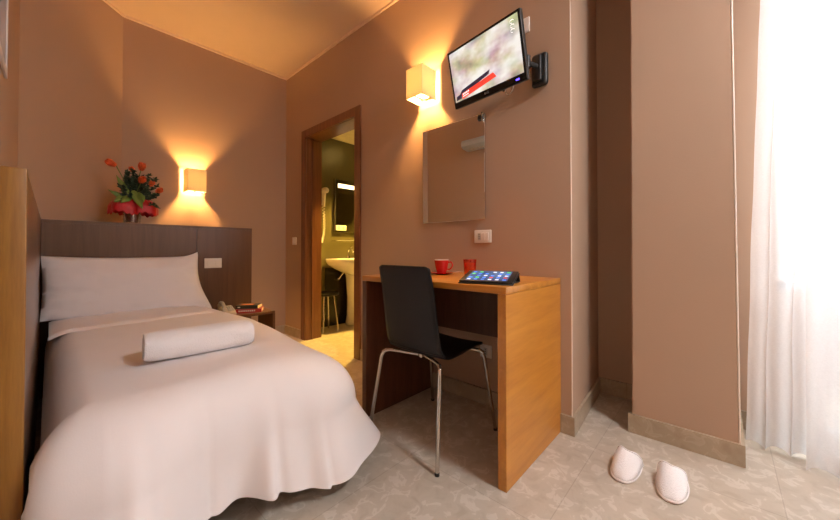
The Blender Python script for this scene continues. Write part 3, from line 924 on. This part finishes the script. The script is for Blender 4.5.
# channel mark, top right of the picture: three small rounded strokes
for k in range(3):
    cx_, cz_ = fx(.925), fz(.90 - k * .075); pts = []
    for q in range(10): pts.append((cx_ + 0.012 * math.cos(q / 9 * PI * 1.5), cz_ + 0.007 * math.sin(q / 9 * PI * 1.5)))
    for p0, p1 in zip(pts, pts[1:]): quad([(p0[0], p0[1]), (p0[0], p0[1] + .003), (p1[0], p1[1] + .003), (p1[0], p1[1])], -0.0017, 3)
obj('screen', b, [m, RB, KB, WB], tv, world=False, smooth=0)


def text_mesh(s, size):
    c = bpy.data.curves.new('lettering', 'FONT'); c.body = s; c.size = size; c.extrude = 0.0002; c.align_x = 'CENTER'; c.align_y = 'CENTER'
    o = bpy.data.objects.new('lettering', c); COL.objects.link(o)
    dg = bpy.context.evaluated_depsgraph_get(); me = bpy.data.meshes.new_from_object(o.evaluated_get(dg))
    bpy.data.objects.remove(o); t = bmesh.new(); t.from_mesh(me); bpy.data.meshes.remove(me); return t


LOGO = mat('logo_grey', (0.45, 0.45, 0.46, 1), 0.4)
b = bmesh.new(); merge(b, text_mesh('LG', 0.014), Matrix.Translation((0.006, -0.0023, -TH / 2 + 0.017)) @ Matrix.Rotation(PI / 2, 4, 'X'))
t = bmesh.new(); lathe(t, [(0, 0), (0.005, 0), (0.005, 0.0004), (0, 0.0004)], 16); merge(b, t, Matrix.Translation((-0.012, -0.0021, -TH / 2 + 0.017)) @ Matrix.Rotation(PI / 2, 4, 'X'))
obj('logo', b, LOGO, tv, world=False, smooth=0)
b = bmesh.new(); bx(b, TW / 2 - 0.062, TW / 2 - 0.042, -0.0028, -0.0018, -TH / 2 + 0.012, -TH / 2 + 0.019, 0.001, 1)
obj('power_light', b, emis('blue_standby', (0.10, 0.06, 1.0, 1), 3), tv, world=False, smooth=0)
b = bmesh.new()
tube(b, smoothpath([(0.09, 0.03, -TH / 2 + 0.04), (0.09, 0.034, -TH / 2 - 0.012), (0.12, 0.04, -TH / 2 - 0.022), (0.15, 0.04, -TH / 2 + 0.03)], 6), 0.003, 8)
bx(b, 0.082, 0.098, 0.024, 0.038, -TH / 2 - 0.008, -TH / 2 + 0.02, 0.002, 1)
obj('cable', b, STEEL, tv, world=False)
# bracket
br = thing('tv_wall_bracket', 'black wall bracket with arm holding the television', 'bracket', (1.745, 0.705, 1.868))
b = bmesh.new(); bx(b, 1.712, 1.745, 0.662, 0.748, 1.780, 1.956, 0.018, 4); bx(b, 1.690, 1.714, 0.685, 0.725, 1.80, 1.935, 0.008, 3)
obj('wall_plate', b, BLACKP, br)
back = tc_ - nn_ * 0.055
b = bmesh.new(); el = Vector((1.640, 0.735, 1.885)); p1 = Vector((1.70, 0.705, 1.875))
tube(b, bendpath([p1, el, back + Vector((0.02, 0.0, 0.0))], 0.02), 0.012, 12); obj('arm', b, BLACKP, br)
b = bmesh.new(); lathe(b, [(0, -0.03), (0.017, -0.03), (0.017, 0.03), (0, 0.03)], 16, el); obj('joint', b, BLACKP, br)
b = bmesh.new(); bx(b, -0.05, 0.05, 0.047, 0.055, -0.05, 0.05, 0.002, 1); b.transform(TM.to_4x4()); bmesh.ops.translate(b, verts=b.verts, vec=tc_); obj('mounting_plate', b, BLACKP, br)

# ---------------------------------------------------------------- picture and air conditioner on the left wall
pc = thing('picture_frame', 'pale framed picture cut off by the left edge of the photo', 'picture', (-0.131, 1.8, 1.6))
b = bmesh.new(); fz0, fz1, fy0, fy1 = 1.615, 2.10, 1.30, 2.160
bx(b, -0.130, -0.1215, fy0, fy0 + .03, fz0, fz1, .002, 1); bx(b, -0.130, -0.1215, fy1 - .03, fy1, fz0, fz1, .002, 1); bx(b, -0.130, -0.1215, fy0 + .03, fy1 - .03, fz0, fz0 + .03, .002, 1); bx(b, -0.130, -0.1215, fy0 + .03, fy1 - .03, fz1 - .03, fz1, .002, 1)
obj('frame', b, mat('silver_frame', (0.75, 0.77, 0.82, 1), 0.3, 0.1), pc)
obj('print', box(-0.129, -0.125, fy0 + .03, fy1 - .03, fz0 + .03, fz1 - .03), mat('picture_print', (0.45, 0.47, 0.52, 1), 0.5, noise_amt=0.3, noise_scale=4), pc, smooth=0)
ac = thing('air_conditioner', 'pale wall unit seen only as a reflection in the mirror above the desk', 'air conditioner', (-0.131, 2.1, 2.155))
ACM = mat('unit_plastic', (0.50, 0.54, 0.56, 1), 0.4)
b = bmesh.new()
prof = [(-0.131, 2.155), (-0.02, 2.165), (0.02, 2.19), (0.025, 2.225), (0.01, 2.26), (-0.131, 2.27)]
va = [b.verts.new((x, 1.70, z)) for x, z in prof]; vb = [b.verts.new((x, 2.40, z)) for x, z in prof]
b.faces.new(va); b.faces.new(vb[::-1])
for i in range(6): b.faces.new((va[i], va[(i + 1) % 6], vb[(i + 1) % 6], vb[i]))
obj('housing', b, ACM, ac, smooth=30)
obj('vane', box(-0.09, -0.04, 1.78, 2.33, 2.147, 2.158, 0.002, 1), GREYP, ac)

# ---------------------------------------------------------------- desk
DX0, DX1, DY0, DY1, DZ = 1.162, 1.742, 0.608, 1.480, 0.775
dk = thing('desk', 'golden brown wooden panel desk standing against the wall', 'desk', (1.45, 1.04, 0))
obj('desktop', box(DX0, DX1, DY0, DY1, DZ - 0.027, DZ, 0.0015, 2), OAK, dk, smooth=30)
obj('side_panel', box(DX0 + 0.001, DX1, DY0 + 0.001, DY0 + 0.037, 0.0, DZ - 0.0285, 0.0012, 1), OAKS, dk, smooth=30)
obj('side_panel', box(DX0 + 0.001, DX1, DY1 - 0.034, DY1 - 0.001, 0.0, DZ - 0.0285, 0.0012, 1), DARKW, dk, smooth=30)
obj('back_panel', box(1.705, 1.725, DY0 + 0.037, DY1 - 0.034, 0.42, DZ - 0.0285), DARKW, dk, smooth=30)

# ---------------------------------------------------------------- chair
ch = thing('desk_chair', 'black bent-shell chair with thin steel legs pulled up to the desk', 'chair', (1.30, 1.08, 0))
# shell profile in x-z, seat front -> bend -> back top
prof = [(1.485, 0.436), (1.44, 0.446), (1.36, 0.445), (1.25, 0.436), (1.185, 0.434), (1.145, 0.446), (1.118, 0.480), (1.103, 0.54), (1.088, 0.63), (1.072, 0.73), (1.056, 0.81), (1.047, 0.848)]
pp = [Vector((x, 0, z)) for x, z in prof]; sm = smoothpath(pp, 5)


def shell(lo, hi, name):
    b = bmesh.new(); seg = sm[lo:hi]; NW = 16; full = len(sm) - 1

    def half(i):
        t = i / full
        w = 0.172 if t < 0.35 else 0.172 - 0.017 * (t - 0.35) / 0.65
        if t < 0.10: w -= 0.030 * (1 - t / 0.10) ** 2.2
        if t > 0.965: w -= 0.022 * ((t - 0.965) / 0.035) ** 2
        return w
    rows = []
    for i, p in enumerate(seg):
        gi = lo + i; w = half(gi); t = gi / full; row = []
        for k in range(NW + 1):
            s = -1 + 2 * k / NW
            curve = 0.012 * s * s
            if t > 0.45: q = Vector((p.x + curve, 1.072 + s * w - 0.012, p.z))
            else: q = Vector((p.x, 1.072 + s * w - 0.012, p.z + curve * 0.6))
            row.append(b.verts.new(q))
        rows.append(row)
    for a, c in zip(rows, rows[1:]):
        for k in range(NW): b.faces.new((a[k], a[k + 1], c[k + 1], c[k]))
    return obj(name, b, BLACK, ch, smooth=60, mods=(lambda o: (lambda m: (setattr(m, 'thickness', 0.011), setattr(m, 'offset', 0)))(o.modifiers.new('solid', 'SOLIDIFY')),))


mid = 5 * 5 + 2
shell(0, mid + 1, 'seat'); shell(mid, len(sm), 'backrest')
for (fx_, fy_, tx, ty) in ((1.064, 0.866, 1.120, 0.895), (1.085, 1.322, 1.125, 1.270), (1.530, 0.862, 1.455, 0.885), (1.575, 1.315, 1.475, 1.262)):
    b = bmesh.new()
    cx0 = 1.19 if tx < 1.3 else 1.40
    tube(b, bendpath([(cx0, 1.06 + (0.02 if ty > 1.06 else -0.02), 0.420), (tx + (cx0 - tx) * 0.25, ty + (0.02 if ty < 1.06 else -0.02), 0.420), (tx, ty, 0.405), (fx_, fy_, 0.004)], 0.028), 0.0088, 12)
    lg = obj('leg', b, STEEL, ch)
    b = bmesh.new(); lathe(b, [(0, 0), (0.0105, 0), (0.0105, 0.012), (0, 0.012)], 12, (fx_, fy_, 0)); obj('foot_cap', b, BLACKP, lg)
b = bmesh.new(); tube(b, [(1.18, 1.06, 0.418), (1.41, 1.06, 0.418)], 0.010, 10); obj('under_frame', b, STEEL, ch)

# ---------------------------------------------------------------- things on the desk
cs = thing('saucer', 'red saucer under the cup on the desk', 'saucer', (1.535, 1.215, DZ))
b = bmesh.new(); lathe(b, [(0, 0), (0.035, 0), (0.040, 0.003), (0.072, 0.012), (0.074, 0.0145), (0.070, 0.0145), (0.038, 0.0065), (0, 0.0065)], 40); obj('plate', b, RED, cs, world=False)
cp = thing('coffee_cup', 'red coffee cup standing on its saucer on the desk', 'cup', (1.535, 1.215, DZ + 0.0067))
b = bmesh.new(); lathe(b, [(0, 0), (0.024, 0), (0.026, 0.004), (0.036, 0.03), (0.043, 0.075), (0.044, 0.078), (0.041, 0.078), (0.040, 0.074), (0.033, 0.03), (0.020, 0.007), (0, 0.007)], 40)
obj('bowl', b, RED, cp, world=False)
b = bmesh.new(); lathe(b, [(0.0445, 0.0765), (0.044, 0.0792), (0.041, 0.0792), (0.0405, 0.0765)], 40); obj('rim', b, CERAM, cp, world=False)
b = bmesh.new(); d = Vector((0.35, -0.94, 0))
tube(b, smoothpath([d * 0.036 + Vector((0, 0, 0.062)), d * 0.056 + Vector((0, 0, 0.066)), d * 0.066 + Vector((0, 0, 0.048)), d * 0.052 + Vector((0, 0, 0.026)), d * 0.030 + Vector((0, 0, 0.024))], 7), 0.004, 8); obj('handle', b, RED, cp, world=False)
sn = tag(obj('teaspoon', (lambda b: (tube(b, [(1.505, 1.145, 0.7925), (1.545, 1.105, 0.7935), (1.562, 1.09, 0.796)], 0.0022, 8), b)[1])(bmesh.new()), STEEL), 'thin steel teaspoon resting on the red saucer', 'spoon')
gl = thing('candle_glass', 'red glass tumbler on the desk between the cup and the tablet', 'glass', (1.62, 1.075, DZ))
b = bmesh.new(); lathe(b, [(0, 0), (0.030, 0), (0.032, 0.004), (0.038, 0.088), (0.036, 0.088), (0.0305, 0.010), (0, 0.010)], 36); obj('tumbler', b, glass_mat('red_glass', (0.95, 0.20, 0.16, 1), 0.16), gl, world=False)
b = bmesh.new(); lathe(b, [(0, 0.011), (0.029, 0.011), (0.033, 0.068), (0, 0.068)], 30); obj('filling', b, mat('red_filling', (0.72, 0.05, 0.04, 1), 0.3), gl, world=False)

tb = thing('tablet', 'tablet computer with lit blue home screen propped on the desk corner', 'tablet', (1.205, 0.727, DZ + 0.0055), (math.radians(13), 0, math.radians(-90 + 16)))
# local x = right along the desk edge, local y = up the screen, z = out of the screen
TBW, TBD = 0.225, 0.155
obj('body', box(-TBW / 2, TBW / 2, 0, TBD, 0, 0.009, 0.004, 3), BLACKP, tb, world=False)
m = bpy.data.materials.new('tablet_wallpaper'); m.use_nodes = True
N = m.node_tree.nodes; L = m.node_tree.links; pb = N['Principled BSDF']
tcn = N.new('ShaderNodeTexCoord'); no = N.new('ShaderNodeTexNoise'); no.inputs['Scale'].default_value = 9
L.new(tcn.outputs['Object'], no.inputs['Vector']); cr = N.new('ShaderNodeValToRGB')
cr.color_ramp.elements[0].color = hexc(40, 75, 140); cr.color_ramp.elements[0].position = 0.35
cr.color_ramp.elements[1].color = hexc(120, 165, 215); cr.color_ramp.elements[1].position = 0.7
L.new(no.outputs['Fac'], cr.inputs['Fac']); L.new(cr.outputs['Color'], pb.inputs['Emission Color']); pb.inputs['Emission Strength'].default_value = 0.5
pb.inputs['Base Color'].default_value = (0.01, 0.01, 0.01, 1); pb.inputs['Roughness'].default_value = 0.15
icons = [emis('icon_red', hexc(215, 60, 60), .4), emis('icon_white', hexc(210, 220, 240), .45), emis('icon_blue', hexc(60, 120, 220), .5), emis('icon_green', hexc(80, 190, 90), .7), emis('icon_dark', hexc(30, 45, 80), .6)]
b = bmesh.new(); bx(b, -TBW / 2 + 0.024, TBW / 2 - 0.024, 0.012, TBD - 0.012, 0.009, 0.0095)
rnd = random.Random(3)
for r in range(5):
    for c in range(6):
        x = -0.075 + c * 0.030; y = 0.024 + r * 0.026; s = 0.0075
        vs_ = [b.verts.new(p) for p in ((x - s, y - s, 0.0097), (x + s, y - s, 0.0097), (x + s, y + s, 0.0097), (x - s, y + s, 0.0097))]
        b.faces.new(vs_).material_index = 1 + rnd.choice([0, 1, 1, 2, 2, 3, 4])
obj('screen', b, [m] + icons, tb, world=False, smooth=0)
b = bmesh.new(); COVM = mat('black_folio', (0.018, 0.017, 0.018, 1), 0.55)
bx(b, -TBW / 2 - .003, TBW / 2 + .003, -0.004, TBD + 0.004, -0.004, -0.0003, 0.0015, 1)
obj('folio_cover', b, COVM, tb, world=False)
# prop of the folio: a flap from the top edge down to the desk, triangular in side view
rt = math.radians(13)
b = bmesh.new(); yt = TBD + 0.002; base_z = -0.0052
def dw(yy, zz): return (yy * math.cos(rt) + zz * math.sin(rt), -yy * math.sin(rt) + zz * math.cos(rt))   # desk-plane coords -> tablet local
ty, tz = yt * math.cos(rt), yt * math.sin(rt)
p0 = dw(ty, tz - 0.004); p1 = dw(ty + 0.028, base_z + 0.0015); p2 = dw(ty - 0.05, base_z + 0.0015)
for (q0, q1) in ((p0, p1), (p1, p2)):
    d = Vector((q1[0] - q0[0], q1[1] - q0[1])); nn2 = Vector((-d.y, d.x)).normalized() * 0.0012; t = bmesh.new()
    va = []; vb = []
    for (yy, zz) in ((q0[0] + nn2.x, q0[1] + nn2.y), (q1[0] + nn2.x, q1[1] + nn2.y), (q1[0] - nn2.x, q1[1] - nn2.y), (q0[0] - nn2.x, q0[1] - nn2.y)):
        va.append(t.verts.new((-TBW / 2, yy, zz))); vb.append(t.verts.new((TBW / 2, yy, zz)))
    t.faces.new(va); t.faces.new(vb[::-1])
    for i in range(4): t.faces.new((va[i], va[(i + 1) % 4], vb[(i + 1) % 4], vb[i]))
    merge(b, t)
obj('folio_stand', b, COVM, tb, world=False, smooth=0)


# ---------------------------------------------------------------- slippers
def slipper(label, loc, rotz, mirror):
    """local +x = toe"""
    t = thing('slipper', label, 'slipper', loc, (0, 0, rotz), 'white slippers on the floor')
    def hw(s):                                                      # half widths along the sole, s 0 heel .. 1 toe
        return 0.037 + 0.014 * math.sin(min(1, s * 1.25) * PI * 0.5) ** 2 if s > 0 else 0.037
    Lh = 0.125
    def outline(n=48, k=1.0):
        out = []
        for i in range(n):
            a = 2 * PI * i / n; c, s = math.cos(a), math.sin(a)
            wdt = (0.050 if c > 0 else 0.050 - 0.011 * (-c)) * k
            x = Lh * k * (abs(c) ** 0.85) * (1 if c > 0 else -1); y = wdt * (abs(s) ** 0.85) * (1 if s > 0 else -1) + mirror * 0.006 * c
            out.append((x, y))
        return out
    b = bmesh.new(); rings = []
    for k, z in ((0.97, 0.0), (1.0, 0.003), (1.0, 0.010), (0.97, 0.013)):
        rings.append([b.verts.new((x, y, z)) for x, y in outline(k=k)])
    for a, c in zip(rings, rings[1:]):
        for i in range(48): b.faces.new((a[i], a[(i + 1) % 48], c[(i + 1) % 48], c[i]))
    b.faces.new(rings[0][::-1]); b.faces.new(rings[-1]); obj('sole', b, TERRY, t, world=False)
    b = bmesh.new()
    def up(u, v):                                                   # u across -1..1, v from opening (0) to toe (1)
        a = -1 + 2 * u
        x0 = 0.005 - 0.045 * abs(a) ** 1.5
        x = x0 + (Lh - 0.002 - x0) * v
        cc = max(0.0, min(1, x / Lh)); wdt = 0.0505 * max(0, 1 - cc ** (2 / 0.85)) ** (0.85 / 2) if x > 0 else 0.0485
        h = 0.064 * (1 - v ** 1.5) ** 0.8 + 0.002
        y = a * wdt + mirror * 0.006 * cc
        ap = -0.32
        q = (a + 1) / (ap + 1) if a < ap else (1 - a) / (1 - ap)
        z = 0.011 + h * max(0, 1 - (1 - q) ** 2.1) ** 0.44
        return (x, y, z)
    grid(b, up, 28, 22); bmesh.ops.remove_doubles(b, verts=b.verts, dist=0.0003)
    obj('upper', b, TERRY, t, world=False, smooth=80, mods=(solid(0.004),))
    b = bmesh.new(); tube(b, [up(u / 24, 0.0) for u in range(25)], 0.0032, 8); obj('piping', b, TERRY, t, world=False)
    b = bmesh.new(); o2 = outline(k=1.005); tube(b, [(x, y, 0.008) for x, y in o2] + [(o2[0][0], o2[0][1], 0.008)], 0.0032, 8); obj('sole_piping', b, LINEN, t, world=False)
    return t


slipper('white closed-toe slipper on the floor, the one nearer the desk', (1.640, 0.302, 0), math.radians(180 - 4), 1)
slipper('white closed-toe slipper on the floor, the one nearer the curtain', (1.640, 0.150, 0), math.radians(180 + 6), -1)

# ---------------------------------------------------------------- bathroom fittings
bm_ = thing('bathroom_mirror', 'dark bathroom mirror with a light strip across its top, above the basin', 'mirror', (2.62, BY, 1.13))
obj('mirror_glass', box(2.33, 2.93, BY - 0.03, BY - 0.025, 1.135, 1.775), MIRRD, bm_, smooth=0)
b = bmesh.new(); bx(b, 2.312, 2.33, BY - 0.032, BY, 1.13, 1.78); bx(b, 2.93, 2.948, BY - 0.032, BY, 1.13, 1.78); bx(b, 2.33, 2.93, BY - 0.025, BY, 1.13, 1.78)
obj('frame', b, STEEL, bm_, smooth=0)
obj('light_strip', box(2.36, 2.90, BY - 0.033, BY - 0.030, 1.68, 1.73), emis('mirror_strip_light', (1.0, 0.82, 0.45, 1), 2.0), bm_, smooth=0)
plate('shaver_outlet', 'pale outlet box at the bottom of the bathroom mirror', 'outlet', (2.40, BY - 0.034, 1.185), 0, 0.15, 0.065, [('outlet', -0.035, 0.03), ('outlet', 0.03, 0.03)])
sf = thing('bathroom_shelf', 'narrow glass shelf between the basin and the bathroom mirror', 'shelf', (2.6, BY - 0.06, 1.02))
obj('shelf_glass', box(2.27, 2.93, BY - 0.13, BY - 0.01, 1.018, 1.024), VGLASS, sf, smooth=0)
b = bmesh.new(); tube(b, [(2.27, BY - 0.13, 1.03), (2.93, BY - 0.13, 1.03)], 0.004, 8); tube(b, [(2.28, BY - 0.13, 1.03), (2.28, BY, 1.03)], 0.004, 8); tube(b, [(2.92, BY - 0.13, 1.03), (2.92, BY, 1.03)], 0.004, 8)
obj('rail', b, CHROME, sf)

bs = thing('wash_basin', 'white pedestal wash basin seen through the bathroom doorway', 'wash basin', (2.66, 3.3, 0))
b = bmesh.new()
BZ = 0.812


def basin(u, v):
    a = u * 2 * PI; c, s = math.cos(a), math.sin(a)
    ex = 0.29 * (abs(c) ** 0.6) * (1 if c > 0 else -1); ey = 0.225 * (abs(s) ** (0.75 if s < 0 else 0.35)) * (1 if s > 0 else -1)
    prof_ = [(0.22, -0.20), (0.45, -0.17), (0.72, -0.12), (0.93, -0.07), (0.99, -0.035), (1.0, -0.008), (0.985, 0.0), (0.90, 0.0), (0.84, -0.01), (0.76, -0.07), (0.50, -0.115), (0.10, -0.125)]
    k = v * (len(prof_) - 1); i = min(int(k), len(prof_) - 2); f = k - i
    r = prof_[i][0] * (1 - f) + prof_[i + 1][0] * f; z = prof_[i][1] * (1 - f) + prof_[i + 1][1] * f
    return (2.49 + ex * r * 1.2, BY - 0.24 + ey * r, BZ + z)


V = grid(b, basin, 48, 34, closed_u=True); b.faces.new(V[0][::-1]); b.faces.new(V[-1])
obj('bowl', b, CERAM, bs)
b = bmesh.new(); lathe(b, [(0, 0), (0.085, 0), (0.088, 0.01), (0.070, 0.12), (0.066, 0.35), (0.085, 0.60), (0.10, 0.64), (0, 0.64)], 32, (2.52, 3.40, 0)); obj('pedestal', b, CERAM, bs)
b = bmesh.new(); tube(b, smoothpath([(2.50, BY - 0.05, BZ), (2.50, BY - 0.05, BZ + 0.09), (2.50, BY - 0.09, BZ + 0.115), (2.50, BY - 0.15, BZ + 0.08)], 6), 0.011, 12); lathe(b, [(0, 0), (0.022, 0), (0.02, 0.03), (0, 0.03)], 16, (2.50, BY - 0.05, BZ)); tube(b, [(2.50, BY - 0.05, BZ + 0.1), (2.54, BY - 0.07, BZ + 0.15)], 0.006, 8)
obj('tap', b, CHROME, bs)
b = bmesh.new(); tube(b, smoothpath([(2.36, BY, 0.56), (2.36, BY - 0.05, 0.56), (2.38, BY - 0.07, 0.60), (2.42, BY - 0.10, 0.66)], 6), 0.006, 8); tube(b, [(2.36, BY, 0.56), (2.36, BY - 0.045, 0.56)], 0.013, 12)
obj('shut_off_valve', b, CHROME, bs)
pn = struct('trim_2', box(2.20, 3.34, BY - 0.008, BY, 0.0, 0.70), mat('black_panel', (0.012, 0.010, 0.008, 1), 0.25))  # flat black panel over the lower wall below the basin

st = thing('bathroom_stool', 'small dark stool with metal legs beside the wash basin', 'stool', (2.10, 3.33, 0))
b = bmesh.new(); lathe(b, [(0, 0.405), (0.135, 0.405), (0.145, 0.412), (0.145, 0.428), (0.138, 0.436), (0, 0.438)], 36, (2.10, 3.33, 0)); obj('seat', b, BLACK, st)
for k in range(4):
    a = PI / 4 + k * PI / 2; c, s = math.cos(a), math.sin(a)
    b = bmesh.new(); tube(b, [(2.10 + 0.09 * c, 3.325 + 0.09 * s, 0.405), (2.10 + 0.135 * c, 3.325 + 0.135 * s, 0.003)], 0.009, 10); obj('leg', b, STEEL if k < 4 else STEEL, st)

hd = thing('hair_dryer', 'white wall-mounted hair dryer with coiled cord beside the bathroom mirror', 'hair dryer', (2.15, BY, 1.3))
b = bmesh.new(); bx(b, 2.125, 2.175, BY - 0.035, BY, 1.44, 1.60, 0.010, 3); obj('wall_holder', b, WHITEP, hd)
b = bmesh.new(); tube(b, [(2.150, BY - 0.055, 1.42), (2.150, BY - 0.055, 1.50), (2.152, BY - 0.058, 1.585)], [0.012, 0.017, 0.021], 14)
tube(b, [(2.15, BY - 0.02, 1.610), (2.15, BY - 0.06, 1.610), (2.15, BY - 0.105, 1.610), (2.15, BY - 0.125, 1.610)], [0.026, 0.036, 0.034, 0.022], 18); obj('dryer_body', b, WHITEP, hd)
b = bmesh.new(); pts = []
for k in range(260):
    t = k / 259; a = t * 2 * PI * 20
    cz = 1.43 - 0.45 * math.sin(t * PI * 0.5) ** 1 if t < .8 else 1.43 - 0.45 * math.sin(.8 * PI * 0.5) + (t - .8) * 0.25
    pts.append((2.142 + 0.012 * math.cos(a) + 0.02 * math.sin(t * 5), BY - 0.045 + 0.012 * math.sin(a), cz))
tube(b, pts, 0.0045, 6); obj('coiled_cord', b, WHITEP, hd)

cl = thing('unseen_ceiling_lamp', 'round ceiling lamp inside the bathroom', 'lamp', (2.66, 2.90, 2.27))
b = bmesh.new(); lathe(b, [(0, 0), (0.12, 0), (0.125, -0.02), (0.10, -0.05), (0, -0.06)], 32); obj('diffuser', b, emis('bathroom_lamp_glass', (1.0, 0.68, 0.20, 1), 6), cl, world=False)
lt = light('bathroom_light', 'SPOT', (0, 0, -0.08), 330, (1.0, 0.60, 0.11), shadow_soft_size=0.08, spot_size=math.radians(98), spot_blend=0.4); lt.parent = cl

rl2 = thing('unseen_ceiling_lamp', 'added round white fill lamp on the bedroom ceiling, unseen behind the camera', 'lamp', (1.15, -1.15, HC))  # fill lamp added out of view to brighten the bedroom
b = bmesh.new(); lathe(b, [(0, 0), (0.23, 0), (0.235, -0.02), (0.20, -0.07), (0, -0.085)], 40); obj('diffuser', b, emis('fill_lamp_glow', (0.95, 0.97, 1.0, 1), 64), rl2, world=False)
b = bmesh.new(); lathe(b, [(0.232, 0), (0.245, 0), (0.245, -0.022), (0.232, -0.022), (0.232, 0)], 40); obj('rim', b, STEEL, rl2, world=False)
